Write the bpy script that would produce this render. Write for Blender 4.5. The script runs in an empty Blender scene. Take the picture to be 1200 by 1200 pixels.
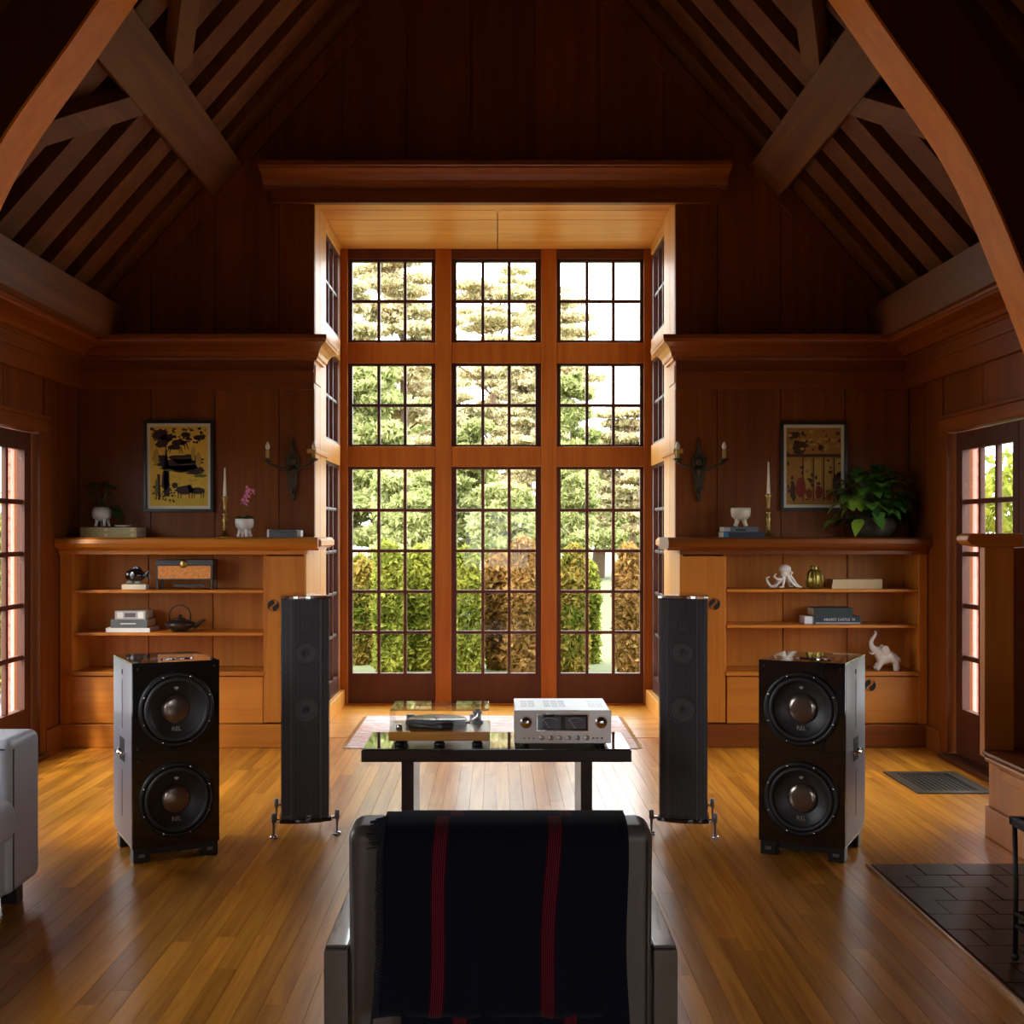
import bpy, bmesh, math, random
import numpy as np
from mathutils import Matrix, Vector, noise
random.seed(7); RNG = np.random.default_rng(7)
C = bpy.context.scene.collection
SC = bpy.context.scene
PI = math.pi
# ------------------------------------------------------------------ camera, world, sun, exposure
F = 1450.0
cam = bpy.data.cameras.new('camera'); camo = bpy.data.objects.new('camera', cam); C.objects.link(camo)
camo.location = (0, 0, 1.4); camo.rotation_euler = (PI/2, 0, 0)
cam.sensor_width = 36; cam.lens = F/1200*36; cam.shift_x = 18/1200; cam.shift_y = 22/1200
cam.clip_start = 0.05; cam.clip_end = 400
SC.camera = camo
SC.view_settings.view_transform = 'Standard'; SC.view_settings.look = 'None'
SC.view_settings.gamma = 1; SC.view_settings.use_curve_mapping = False
SC.view_settings.exposure = 0.3
SKY = 8.0
world = bpy.data.worlds.new('sky'); SC.world = world; world.use_nodes = True
wn = world.node_tree.nodes; wl = world.node_tree.links
bg = wn['Background']; bg.inputs['Color'].default_value = (0.90, 0.95, 1.0, 1); bg.inputs['Strength'].default_value = SKY
sun = bpy.data.lights.new('sun', 'SUN'); sun.energy = 3.2; sun.angle = math.radians(6); sun.color = (1.0, 0.88, 0.68)
suno = bpy.data.objects.new('sun', sun); C.objects.link(suno)
suno.rotation_euler = Vector((0.42, 0.75, -0.62)).to_track_quat('-Z', 'Y').to_euler()
def portal(loc, rot, sx, sy):
    l = bpy.data.lights.new('window_portal', 'AREA'); l.shape = 'RECTANGLE'; l.size = sx; l.size_y = sy
    l.cycles.is_portal = True
    o = bpy.data.objects.new('window_portal', l); C.objects.link(o); o.location = loc; o.rotation_euler = rot
portal((0, 10.02, 1.95), (-PI/2, 0, 0), 2.4, 3.4)
portal((-1.3, 9.4, 1.95), (0, -PI/2, 0), 3.4, 0.85)
portal((1.3, 9.4, 1.95), (0, PI/2, 0), 3.4, 0.85)
portal((-2.95, 6.75, 1.1), (0, -PI/2, 0), 1.7, 1.7)
portal((2.91, 6.75, 1.1), (0, PI/2, 0), 1.7, 1.7)
portal((2.91, -3.25, 1.15), (0, PI/2, 0), 2.1, 3.1)
portal((-2.95, 3.95, 1.15), (0, -PI/2, 0), 2.1, 1.3)
portal((0, -5.05, 1.2), (PI/2, 0, 0), 1.5, 1.4)
try:
    SC.cycles.use_denoising = True
    SC.cycles.max_bounces = 10; SC.cycles.diffuse_bounces = 5; SC.cycles.transparent_max_bounces = 24
    SC.cycles.sample_clamp_indirect = 6; SC.cycles.caustics_reflective = False; SC.cycles.caustics_refractive = False
except Exception: pass

def P(px, py, Y): return Vector(((px-582)*Y/F, Y, 1.4-(py-622)*Y/F))
def PX(px, Y): return (px-582)*Y/F
def PZ(py, Y): return 1.4-(py-622)*Y/F
# ------------------------------------------------------------------ materials
MATS = {}
def newmat(name):
    m = bpy.data.materials.new(name); m.use_nodes = True; MATS[name] = m
    return m, m.node_tree.nodes, m.node_tree.links, m.node_tree.nodes['Principled BSDF']
def plain(name, col, rough=0.5, metal=0.0, coat=0.0, spec=0.5, nscale=0, namt=0.0, bump=0.0, trans=0.0, sheen=0.0):
    m, n, l, b = newmat(name)
    b.inputs['Base Color'].default_value = (*col, 1); b.inputs['Roughness'].default_value = rough
    b.inputs['Metallic'].default_value = metal; b.inputs['Coat Weight'].default_value = coat
    b.inputs['Specular IOR Level'].default_value = spec; b.inputs['Sheen Weight'].default_value = sheen
    if trans: b.inputs['Transmission Weight'].default_value = trans
    if nscale:
        tc = n.new('ShaderNodeTexCoord'); t = n.new('ShaderNodeTexNoise'); t.inputs['Scale'].default_value = nscale; t.inputs['Detail'].default_value = 4
        l.new(tc.outputs['Object'], t.inputs['Vector'])
        r = n.new('ShaderNodeMapRange'); r.inputs['To Min'].default_value = 1-namt; r.inputs['To Max'].default_value = 1+namt
        l.new(t.outputs['Fac'], r.inputs['Value'])
        mx = n.new('ShaderNodeVectorMath'); mx.operation = 'SCALE'; mx.inputs[0].default_value = col
        l.new(r.outputs[0], mx.inputs['Scale']); l.new(mx.outputs[0], b.inputs['Base Color'])
        if bump:
            bp = n.new('ShaderNodeBump'); bp.inputs['Strength'].default_value = bump; bp.inputs['Distance'].default_value = 0.004
            l.new(t.outputs['Fac'], bp.inputs['Height']); l.new(bp.outputs[0], b.inputs['Normal'])
    return m
def wood(name, c0, c1, axis='Z', rough=0.4, gscale=14, vary=0.25, coat=0.0, bump=0.06, spec=0.5):
    m, n, l, b = newmat(name)
    tc = n.new('ShaderNodeTexCoord'); oi = n.new('ShaderNodeObjectInfo')
    mp = n.new('ShaderNodeMapping'); s = [gscale]*3; s['XYZ'.index(axis)] = gscale*0.05
    mp.inputs['Scale'].default_value = s
    off = n.new('ShaderNodeVectorMath'); off.operation = 'SCALE'; off.inputs[0].default_value = (37, 51, 43)
    l.new(oi.outputs['Random'], off.inputs['Scale']); l.new(off.outputs[0], mp.inputs['Location'])
    l.new(tc.outputs['Object'], mp.inputs['Vector'])
    t = n.new('ShaderNodeTexNoise'); t.inputs['Scale'].default_value = 1.0; t.inputs['Detail'].default_value = 6; t.inputs['Distortion'].default_value = 1.2
    l.new(mp.outputs[0], t.inputs['Vector'])
    t2 = n.new('ShaderNodeTexNoise'); t2.inputs['Scale'].default_value = 5.0; t2.inputs['Detail'].default_value = 3
    l.new(mp.outputs[0], t2.inputs['Vector'])
    ad = n.new('ShaderNodeMath'); ad.operation = 'MULTIPLY_ADD'; ad.inputs[1].default_value = 0.35
    l.new(t2.outputs['Fac'], ad.inputs[0]); l.new(t.outputs['Fac'], ad.inputs[2])
    cr = n.new('ShaderNodeValToRGB'); e = cr.color_ramp.elements
    e[0].position = 0.42; e[0].color = (*c1, 1); e[1].position = 0.85; e[1].color = (*c0, 1)
    l.new(ad.outputs[0], cr.inputs['Fac'])
    r = n.new('ShaderNodeMapRange'); r.inputs['To Min'].default_value = 1-vary; r.inputs['To Max'].default_value = 1+vary*0.6
    l.new(oi.outputs['Random'], r.inputs['Value'])
    mx = n.new('ShaderNodeVectorMath'); mx.operation = 'SCALE'
    l.new(cr.outputs[0], mx.inputs[0]); l.new(r.outputs[0], mx.inputs['Scale']); l.new(mx.outputs[0], b.inputs['Base Color'])
    b.inputs['Roughness'].default_value = rough; b.inputs['Coat Weight'].default_value = coat; b.inputs['Coat Roughness'].default_value = 0.12
    b.inputs['Specular IOR Level'].default_value = spec
    bp = n.new('ShaderNodeBump'); bp.inputs['Strength'].default_value = bump; bp.inputs['Distance'].default_value = 0.003
    l.new(ad.outputs[0], bp.inputs['Height']); l.new(bp.outputs[0], b.inputs['Normal'])
    return m
PANEL = wood('panel_wood', (0.24, 0.062, 0.006), (0.15, 0.034, 0.003), 'Z', 0.45, 9, 0.18, spec=0.25)  # wall wood darkened; shade far from the windows put into its colour
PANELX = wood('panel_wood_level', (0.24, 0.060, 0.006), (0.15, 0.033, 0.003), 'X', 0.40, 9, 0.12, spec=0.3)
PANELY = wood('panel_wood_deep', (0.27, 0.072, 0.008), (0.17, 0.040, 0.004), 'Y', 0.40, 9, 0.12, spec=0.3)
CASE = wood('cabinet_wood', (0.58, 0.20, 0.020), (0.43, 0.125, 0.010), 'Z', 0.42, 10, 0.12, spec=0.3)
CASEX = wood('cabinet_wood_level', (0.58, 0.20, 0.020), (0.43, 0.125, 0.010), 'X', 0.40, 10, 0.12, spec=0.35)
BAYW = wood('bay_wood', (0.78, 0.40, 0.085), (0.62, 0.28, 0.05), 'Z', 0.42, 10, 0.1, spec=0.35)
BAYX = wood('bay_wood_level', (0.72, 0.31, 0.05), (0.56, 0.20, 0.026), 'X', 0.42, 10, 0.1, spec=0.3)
POST = wood('post_wood', (0.40, 0.125, 0.012), (0.29, 0.072, 0.006), 'Z', 0.42, 10, 0.1, spec=0.3)
ROOFW = wood('roof_timber', (0.21, 0.074, 0.018), (0.12, 0.038, 0.009), 'Y', 0.6, 7, 0.2, spec=0.25)
RAFTW = wood('rafter_timber', (0.17, 0.055, 0.011), (0.10, 0.028, 0.006), 'Z', 0.6, 7, 0.25, spec=0.25)
DECK = wood('roof_deck', (0.05, 0.014, 0.004), (0.03, 0.008, 0.003), 'Z', 0.7, 7, 0.2, spec=0.2)
ARCH_LIT = wood('arch_lit_timber', (0.84, 0.27, 0.010), (0.68, 0.19, 0.006), 'Z', 0.5, 6, 0.1, spec=0.12)  # brighter arch wood; window light on the underside put into the colour
ARCH_SHADE = wood('arch_shaded_timber', (0.10, 0.026, 0.005), (0.07, 0.016, 0.003), 'Z', 0.55, 6, 0.1, spec=0.2)  # darker arch wood; shade on the camera-facing sides put into the colour
FLOORW = wood('floor_oak', (0.72, 0.29, 0.028), (0.44, 0.145, 0.011), 'Y', 0.27, 16, 0.24, coat=0.0, bump=0.05, spec=0.55)
FLOORX = wood('floor_oak_bay', (0.72, 0.34, 0.045), (0.50, 0.20, 0.022), 'X', 0.27, 16, 0.18, coat=0.0, bump=0.05, spec=0.55)
SASH = wood('sash_paint', (0.060, 0.018, 0.009), (0.045, 0.012, 0.006), 'Z', 0.42, 8, 0.05, spec=0.35)
DOORW = wood('door_paint', (0.10, 0.026, 0.011), (0.075, 0.018, 0.007), 'Z', 0.45, 8, 0.05, spec=0.35)
TABLEW = wood('espresso_wood', (0.022, 0.008, 0.005), (0.015, 0.005, 0.003), 'X', 0.3, 12, 0.05, spec=0.35)
PLINTHW = wood('plinth_wood', (0.62, 0.27, 0.03), (0.38, 0.14, 0.015), 'X', 0.3, 26, 0.05, coat=0.4)
BLACK = plain('piano_black', (0.006, 0.006, 0.007), 0.09, coat=1.0)
SIDE_REFL = plain('side_reflection_grey', (0.25, 0.235, 0.285), 0.42, coat=0.15)  # door reflection on the gloss black sides painted as lavender grey
BLACKSAT = plain('satin_black', (0.012, 0.012, 0.013), 0.38)
RUBBER = plain('rubber', (0.03, 0.03, 0.032), 0.45)
CONE = plain('driver_cone', (0.035, 0.034, 0.034), 0.42, nscale=60, namt=0.15)
CAPM = plain('dust_cap', (0.24, 0.20, 0.17), 0.2, metal=0.8)
CHROME = plain('chrome', (0.75, 0.75, 0.76), 0.12, metal=1.0)
SILVER = plain('brushed_silver', (0.66, 0.63, 0.60), 0.34, metal=0.75, nscale=40, namt=0.04)
SILVERTOP = plain('silver_top', (0.72, 0.73, 0.75), 0.42, metal=0.35)
GUN = plain('gunmetal', (0.25, 0.25, 0.26), 0.35, metal=0.8)
STRING = plain('grille_string', (0.12, 0.115, 0.125), 0.5)
GRILLEBK = plain('baffle', (0.02, 0.02, 0.022), 0.6)
SPEAKC = plain('tower_cone', (0.22, 0.22, 0.225), 0.4)
METER = plain('meter_face', (0.10, 0.10, 0.125), 0.2, coat=0.5)
DARKGLASS = plain('dark_glass', (0.01, 0.01, 0.012), 0.05, coat=0.5)
IRON = plain('wrought_iron', (0.022, 0.021, 0.022), 0.45, metal=0.5)
BRONZE = plain('aged_bronze', (0.050, 0.034, 0.014), 0.5, metal=0.25, nscale=40, namt=0.4)
BRASS = plain('brass', (0.36, 0.23, 0.07), 0.3, metal=1.0, nscale=30, namt=0.15)
GOLD = plain('gold_glaze', (0.34, 0.25, 0.05), 0.25, metal=0.7)
CERAM = plain('white_ceramic', (0.78, 0.74, 0.70), 0.25, coat=0.4)
CERAM2 = plain('cream_ceramic', (0.72, 0.62, 0.48), 0.35)
WAX = plain('wax', (0.82, 0.75, 0.62), 0.5)
BULB = plain('frosted_bulb', (0.80, 0.72, 0.68), 0.15, coat=0.5)
SLEEVE = plain('candle_sleeve', (0.50, 0.36, 0.10), 0.5)
LEATH = plain('grey_leather', (0.42, 0.42, 0.45), 0.45, nscale=6, namt=0.06, bump=0.05)
LEATHC = plain('taupe_leather', (0.115, 0.098, 0.088), 0.40, nscale=9, namt=0.15, bump=0.08)
ARMM = plain('arm_leather', (0.135, 0.115, 0.10), 0.22, coat=0.4)
SEAM = plain('seam_thread', (0.05, 0.05, 0.05), 0.7)
BKGOLD = plain('book_olive_gold', (0.42, 0.33, 0.13), 0.5, nscale=60, namt=0.3)
PAGE = plain('book_pages', (0.62, 0.56, 0.44), 0.8, nscale=90, namt=0.1)
BKWHITE = plain('book_white', (0.80, 0.77, 0.78), 0.5)
BKGREY = plain('book_slate', (0.10, 0.11, 0.12), 0.5)
BKPALE = plain('book_pale', (0.40, 0.38, 0.38), 0.5)
BKNAVY = plain('book_navy', (0.012, 0.016, 0.035), 0.5)
BKTEAL = plain('book_dark_green', (0.010, 0.022, 0.020), 0.5)
BKBLUE = plain('book_blue', (0.035, 0.16, 0.30), 0.5)
BKCREAM = plain('book_cream', (0.66, 0.47, 0.24), 0.6)
INKW = plain('white_ink', (0.75, 0.75, 0.72), 0.6)
INKP = plain('plum_ink', (0.12, 0.09, 0.13), 0.6)
CARB = plain('box_slate', (0.055, 0.058, 0.062), 0.4)
TILE = plain('hearth_tile', (0.050, 0.024, 0.010), 0.36, spec=0.25, nscale=9, namt=0.45)
GROUT = plain('hearth_grout', (0.12, 0.085, 0.055), 0.8)
METSTRIP = plain('edge_strip', (0.70, 0.50, 0.32), 0.3, metal=0.9)
VENTM = plain('vent_metal', (0.10, 0.085, 0.06), 0.4, metal=0.6)
DARKHOLE = plain('dark_hollow', (0.006, 0.005, 0.004), 0.8)
FRAMEB = plain('frame_black', (0.010, 0.011, 0.014), 0.35)
MATW = plain('print_border', (0.80, 0.72, 0.58), 0.7)
SOILM = plain('soil', (0.03, 0.02, 0.012), 0.9)
PETAL = plain('orchid_pink', (0.78, 0.30, 0.48), 0.5)
LEAF_IN = plain('house_leaf', (0.045, 0.13, 0.02), 0.38, nscale=20, namt=0.35)
LEAF_DK = plain('house_leaf_dark', (0.03, 0.085, 0.018), 0.4, nscale=20, namt=0.3)
POTD = plain('mossy_pot', (0.06, 0.045, 0.025), 0.7, nscale=30, namt=0.4, bump=0.4)
COPPERB = plain('teapot_iron', (0.05, 0.032, 0.026), 0.3, metal=0.5)
REDWALL = plain('red_shingle', (0.55, 0.13, 0.09), 0.7, nscale=8, namt=0.2)
REDTRIM = plain('red_trim', (0.60, 0.19, 0.14), 0.6)
GRASS = plain('lawn', (0.10, 0.11, 0.035), 0.9, nscale=3, namt=0.4)
GRAVEL = plain('gravel', (0.30, 0.29, 0.30), 0.9, nscale=20, namt=0.3)
BARK = plain('bark', (0.16, 0.10, 0.06), 0.9, nscale=12, namt=0.4, bump=0.5)
OUTW = plain('outer_shell', (0.30, 0.10, 0.06), 0.8)
def leafmat(name, c0, c1, tr=0.45):
    m, n, l, b = newmat(name)
    out = n['Material Output']; n.remove(b)
    g = n.new('ShaderNodeTexCoord'); t = n.new('ShaderNodeTexNoise'); t.inputs['Scale'].default_value = 2.2; t.inputs['Detail'].default_value = 6
    l.new(g.outputs['Object'], t.inputs['Vector'])
    w = n.new('ShaderNodeTexWhiteNoise'); ge = n.new('ShaderNodeNewGeometry'); 
    mx = n.new('ShaderNodeMath'); mx.operation = 'MULTIPLY_ADD'; mx.inputs[1].default_value = 0.35
    l.new(ge.outputs['Random Per Island'], mx.inputs[0]); l.new(t.outputs['Fac'], mx.inputs[2])
    cr = n.new('ShaderNodeValToRGB'); e = cr.color_ramp.elements; e[0].position = 0.5; e[0].color = (*c0, 1); e[1].position = 0.85; e[1].color = (*c1, 1)
    l.new(mx.outputs[0], cr.inputs['Fac'])
    d = n.new('ShaderNodeBsdfDiffuse'); tl = n.new('ShaderNodeBsdfTranslucent'); ms = n.new('ShaderNodeMixShader'); ms.inputs[0].default_value = tr
    l.new(cr.outputs[0], d.inputs[0]); l.new(cr.outputs[0], tl.inputs[0]); l.new(d.outputs[0], ms.inputs[1]); l.new(tl.outputs[0], ms.inputs[2])
    l.new(ms.outputs[0], out.inputs[0]); n.remove(w)
    return m
LG = leafmat('leaf_green', (0.11, 0.14, 0.018), (0.42, 0.43, 0.08))
LO = leafmat('leaf_orange', (0.20, 0.12, 0.03), (0.50, 0.30, 0.10))
LMX = leafmat('leaf_mixed', (0.11, 0.15, 0.02), (0.46, 0.32, 0.08))
LY = leafmat('leaf_larch', (0.34, 0.32, 0.16), (0.78, 0.64, 0.42))
LP = leafmat('leaf_pale_green', (0.22, 0.25, 0.08), (0.55, 0.55, 0.26))
def glassmat(name, fac, rough=0.0, tint=(1, 1, 1)):
    m, n, l, b = newmat(name); out = n['Material Output']; n.remove(b)
    a = n.new('ShaderNodeBsdfTransparent'); a.inputs[0].default_value = (*tint, 1)
    g = n.new('ShaderNodeBsdfGlossy'); g.inputs['Roughness'].default_value = rough
    fr = n.new('ShaderNodeFresnel'); ge = n.new('ShaderNodeNewGeometry'); mr = n.new('ShaderNodeMapRange')
    mr.inputs['To Min'].default_value = fac; mr.inputs['To Max'].default_value = 1/fac   # same reflectance on the way out of the pane
    l.new(ge.outputs['Backfacing'], mr.inputs['Value']); l.new(mr.outputs[0], fr.inputs['IOR'])
    ms = n.new('ShaderNodeMixShader'); l.new(fr.outputs[0], ms.inputs[0]); l.new(a.outputs[0], ms.inputs[1]); l.new(g.outputs[0], ms.inputs[2]); l.new(ms.outputs[0], out.inputs[0])
    return m
GLASS = glassmat('window_glass', 1.2, 0.0, (0.97, 0.98, 0.97))
ACRYL = glassmat('clear_acrylic', 1.45, 0.02, (0.99, 0.99, 0.985))
GTOP = plain('glass_table_top', (0.010, 0.016, 0.012), 0.03, coat=1.0, spec=1.0)
# ------------------------------------------------------------------ geometry helpers
class MB:
    def __init__(s): s.v = []; s.f = []; s.sm = []; s.M = Matrix.Identity(4)
    def _add(s, vs, fs, sm=False):
        k = len(s.v); s.v += [tuple(s.M @ Vector(p)) for p in vs]
        s.f += [tuple(k+i for i in f) for f in fs]; s.sm += [sm]*len(fs); return s
    def box(s, x0, x1, y0, y1, z0, z1):
        if x0 > x1: x0, x1 = x1, x0
        if y0 > y1: y0, y1 = y1, y0
        if z0 > z1: z0, z1 = z1, z0
        return s._add([(x0,y0,z0),(x1,y0,z0),(x1,y1,z0),(x0,y1,z0),(x0,y0,z1),(x1,y0,z1),(x1,y1,z1),(x0,y1,z1)],
                      [(0,3,2,1),(4,5,6,7),(0,1,5,4),(1,2,6,5),(2,3,7,6),(3,0,4,7)])
    def prism(s, pts, a0, a1, axis='X', sm=False):   # pts polygon in the other two axes
        n = len(pts)
        def mk(p, a): return {'X': (a, p[0], p[1]), 'Y': (p[0], a, p[1]), 'Z': (p[0], p[1], a)}[axis]
        vs = [mk(p, a0) for p in pts]+[mk(p, a1) for p in pts]
        fs = [tuple(range(n))[::-1], tuple(range(n, 2*n))]
        s._add(vs, fs, False); k = len(s.v)-2*n
        s.f += [(k+i, k+(i+1) % n, k+n+(i+1) % n, k+n+i) for i in range(n)]; s.sm += [sm]*n
        return s
    def lathe(s, prof, seg=24, o=(0,0,0), sm=True, cap=True):   # prof [(r,z)]
        vs = []; fs = []
        for r, z in prof:
            for i in range(seg):
                a = 2*PI*i/seg; vs.append((o[0]+r*math.cos(a), o[1]+r*math.sin(a), o[2]+z))
        for j in range(len(prof)-1):
            for i in range(seg):
                fs.append((j*seg+i, j*seg+(i+1) % seg, (j+1)*seg+(i+1) % seg, (j+1)*seg+i))
        if cap and prof[0][0] > 1e-4: fs.append(tuple(range(seg))[::-1])
        if cap and prof[-1][0] > 1e-4: fs.append(tuple((len(prof)-1)*seg+i for i in range(seg)))
        return s._add(vs, fs, sm)
    def ring(s, prof, seg=32):                         # closed profile lathe
        vs = []; fs = []; n = len(prof)
        for r, z in prof:
            for i in range(seg):
                a = 2*PI*i/seg; vs.append((r*math.cos(a), r*math.sin(a), z))
        for j in range(n):
            jj = (j+1) % n
            for i in range(seg): fs.append((j*seg+i, j*seg+(i+1) % seg, jj*seg+(i+1) % seg, jj*seg+i))
        return s._add(vs, fs, True)
    def tube(s, pts, r, seg=8, sm=True):
        pts = [Vector(p) for p in pts]; n = len(pts); rs = r if isinstance(r, (list, tuple)) else [r]*n
        vs = []; fs = []; up = None
        for i, p in enumerate(pts):
            t = (pts[min(i+1, n-1)]-pts[max(i-1, 0)]).normalized()
            if up is None: up = t.orthogonal().normalized()
            up = (up - t*up.dot(t)); up = up.normalized() if up.length > 1e-6 else t.orthogonal().normalized()
            b = t.cross(up)
            for k in range(seg):
                a = 2*PI*k/seg; vs.append(p+up*math.cos(a)*rs[i]+b*math.sin(a)*rs[i])
        for i in range(n-1):
            for k in range(seg): fs.append((i*seg+k, i*seg+(k+1) % seg, (i+1)*seg+(k+1) % seg, (i+1)*seg+k))
        fs.append(tuple(range(seg))[::-1]); fs.append(tuple((n-1)*seg+k for k in range(seg)))
        return s._add(vs, fs, sm)
    def ball(s, c, r, seg=14, rings=9):
        rx, ry, rz = r if isinstance(r, (tuple, list)) else (r, r, r)
        vs = [(c[0], c[1], c[2]-rz)]; fs = []
        for j in range(1, rings):
            a = -PI/2+PI*j/rings
            for i in range(seg):
                b = 2*PI*i/seg; vs.append((c[0]+rx*math.cos(a)*math.cos(b), c[1]+ry*math.cos(a)*math.sin(b), c[2]+rz*math.sin(a)))
        vs.append((c[0], c[1], c[2]+rz)); L = len(vs)-1
        for i in range(seg): fs.append((0, 1+(i+1) % seg, 1+i)); fs.append((L, 1+(rings-2)*seg+i, 1+(rings-2)*seg+(i+1) % seg))
        for j in range(rings-2):
            for i in range(seg): fs.append((1+j*seg+i, 1+j*seg+(i+1) % seg, 1+(j+1)*seg+(i+1) % seg, 1+(j+1)*seg+i))
        return s._add(vs, fs, True)
    def face(s, pts): return s._add(pts, [tuple(range(len(pts)))])
    def mesh(s, name):
        me = bpy.data.meshes.new(name); me.from_pydata(s.v, [], s.f); me.polygons.foreach_set('use_smooth', s.sm)
        me.validate(); bm = bmesh.new(); bm.from_mesh(me); bmesh.ops.recalc_face_normals(bm, faces=bm.faces); bm.to_mesh(me); bm.free(); me.update()
        return me
def part(name, mb, mat, parent=None, bev=0, label=None, kind=None, seg=2):
    me = mb.mesh(name) if isinstance(mb, MB) else mb
    if mat is not None and not me.materials: me.materials.append(mat)
    o = bpy.data.objects.new(name, me); C.objects.link(o)
    if parent: o.parent = parent
    if bev:
        b = o.modifiers.new('bevel', 'BEVEL'); b.width = bev; b.segments = seg; b.limit_method = 'ANGLE'; b.angle_limit = math.radians(40)
        me.polygons.foreach_set('use_smooth', [True]*len(me.polygons))
        w = o.modifiers.new('wn', 'WEIGHTED_NORMAL'); w.keep_sharp = False
    if label: o['label'] = label
    if kind: o['kind'] = kind
    return o
def box(name, d, mat, parent=None, bev=0, **k): return part(name, MB().box(*d), mat, parent, bev, **k)
def thing(name, label, cat, loc=(0,0,0), rz=0, group=None):
    o = bpy.data.objects.new(name, None); C.objects.link(o); o.empty_display_size = 0.1
    o.location = loc; o.rotation_euler = (0, 0, rz); o['label'] = label; o['category'] = cat
    if group: o['group'] = group
    return o
def tag(o, label, cat, group=None):
    o['label'] = label; o['category'] = cat
    if group: o['group'] = group
    return o
def struct(name, mb=None, mat=None):
    if mb is None:
        o = bpy.data.objects.new(name, None); C.objects.link(o)
    else: o = part(name, mb, mat)
    o['kind'] = 'structure'; return o
def dup(root, loc, rz, label):
    r = root.copy(); C.objects.link(r); r.location = loc; r.rotation_euler = (0, 0, rz); r['label'] = label
    def rec(a, b):
        for ch in list(a.children):
            c = ch.copy(); C.objects.link(c); c.parent = b; rec(ch, c)
    rec(root, r); return r
def text_part(name, txt, size, mat, parent, loc, rot, ext=0.0008):
    cu = bpy.data.curves.new(name, 'FONT'); cu.body = txt; cu.size = size; cu.extrude = ext; cu.align_x = 'CENTER'; cu.align_y = 'CENTER'
    t = bpy.data.objects.new('tmp', cu); C.objects.link(t)
    dg = bpy.context.evaluated_depsgraph_get(); me = bpy.data.meshes.new_from_object(t.evaluated_get(dg)); bpy.data.objects.remove(t)
    me.name = name; me.materials.clear(); me.materials.append(mat)
    o = bpy.data.objects.new(name, me); C.objects.link(o); o.parent = parent; o.location = loc; o.rotation_euler = rot
    return o
def skin(name, verts, edges, radii, mat, parent, lev=2):
    me = bpy.data.meshes.new(name); me.from_pydata(verts, edges, []); me.materials.append(mat)
    o = bpy.data.objects.new(name, me); C.objects.link(o); o.parent = parent
    m = o.modifiers.new('skin', 'SKIN'); m.use_smooth_shade = True
    if not me.skin_vertices: me.skin_vertices  # layer is created with the modifier
    sv = me.skin_vertices[0].data if len(me.skin_vertices) else None
    if sv is None:
        bm = bmesh.new(); bm.from_mesh(me); bm.verts.layers.skin.verify(); bm.to_mesh(me); bm.free(); sv = me.skin_vertices[0].data
    for i, r in enumerate(radii): sv[i].radius = (r, r) if not isinstance(r, tuple) else r; sv[i].use_root = (i == 0)
    s = o.modifiers.new('sub', 'SUBSURF'); s.levels = lev; s.render_levels = lev
    return o
# ------------------------------------------------------------------ floor
LX, RX = -2.83, 2.79; WY = 8.38; BY = 9.95; CY = 8.0
floor = struct('floor', MB().box(LX-0.2, RX+0.2, -5.2, WY, -0.12, -0.02).box(-1.35, 1.35, WY, BY+0.12, -0.12, -0.02), GROUT)
boards = []
w = 0.0690; n = int((RX-LX)/w)+1
for i in range(n):
    x0 = LX+i*w; x1 = min(x0+w, RX); y = 8.36 if (i*7) % 3 else 8.36
    first = True
    while y > 3.0:
        L = random.uniform(1.5, 2.6)*(random.uniform(0.4, 1) if first else 1); first = False
        y0 = max(y-L, 1.6)
        if y0 < 3.2: y0 = 3.0
        boards.append((x0, x1, y0, y, 'Y')); y = y0
yb = WY
while yb < BY-0.01:
    y1 = min(yb+0.069, BY); xs = random.uniform(-0.9, 0.9)
    boards.append((-1.25, xs, yb, y1, 'X')); boards.append((xs, 1.25, yb, y1, 'X')); yb = y1
boards.sort(key=lambda b: b[2]+(0 if b[4] == 'Y' else 5))
extra = MB(); extra.box(LX, RX, -5.2, 3.0, -0.02, -0.0003)
for k, (x0, x1, y0, y1, a) in enumerate(boards):
    g = 0.0006; dz = random.uniform(-0.0006, 0.0)
    if k < 300:
        me = MB().box(-(x1-x0)/2+g, (x1-x0)/2-g, -(y1-y0)/2+g, (y1-y0)/2-g, -0.02, dz)
        o = part('board', me, FLOORW if a == 'Y' else FLOORX, floor); o.location = ((x0+x1)/2, (y0+y1)/2, 0)
    else: extra.box(x0+g, x1-g, y0+g, y1-g, -0.02, dz)
part('strip_boards', extra, FLOORX, floor, kind='stuff')
# hearth of dark tiles let into the floor
hearth = struct('hearth', MB().box(1.55, RX, 1.2, 5.18, -0.0, 0.004), GROUT)
hearth['kind'] = 'structure'
tiles = []; y = 5.17; row = 0
while y > 2.7:
    x = 1.565-(0.085 if row % 2 else 0)
    while x < RX-0.02:
        a, b = max(x, 1.565), min(x+0.172, RX-0.005)
        if b-a > 0.03: tiles.append((a+0.003, b-0.003, y-0.168, y-0.003))
        x += 0.172
    y -= 0.17; row += 1
for (a, b, c, d) in tiles:
    t = part('tile', MB().box(-(b-a)/2, (b-a)/2, -(d-c)/2, (d-c)/2, 0, 0.009+random.uniform(-0.001, 0.001)), TILE, hearth)
    t.location = ((a+b)/2, (c+d)/2, 0); t.rotation_euler = (random.uniform(-.003, .003), random.uniform(-.003, .003), 0)
box('edge_strip', (1.545, 1.553, 1.2, 5.18, 0, 0.011), METSTRIP, hearth, label='thin bright metal edge strip')
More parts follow.
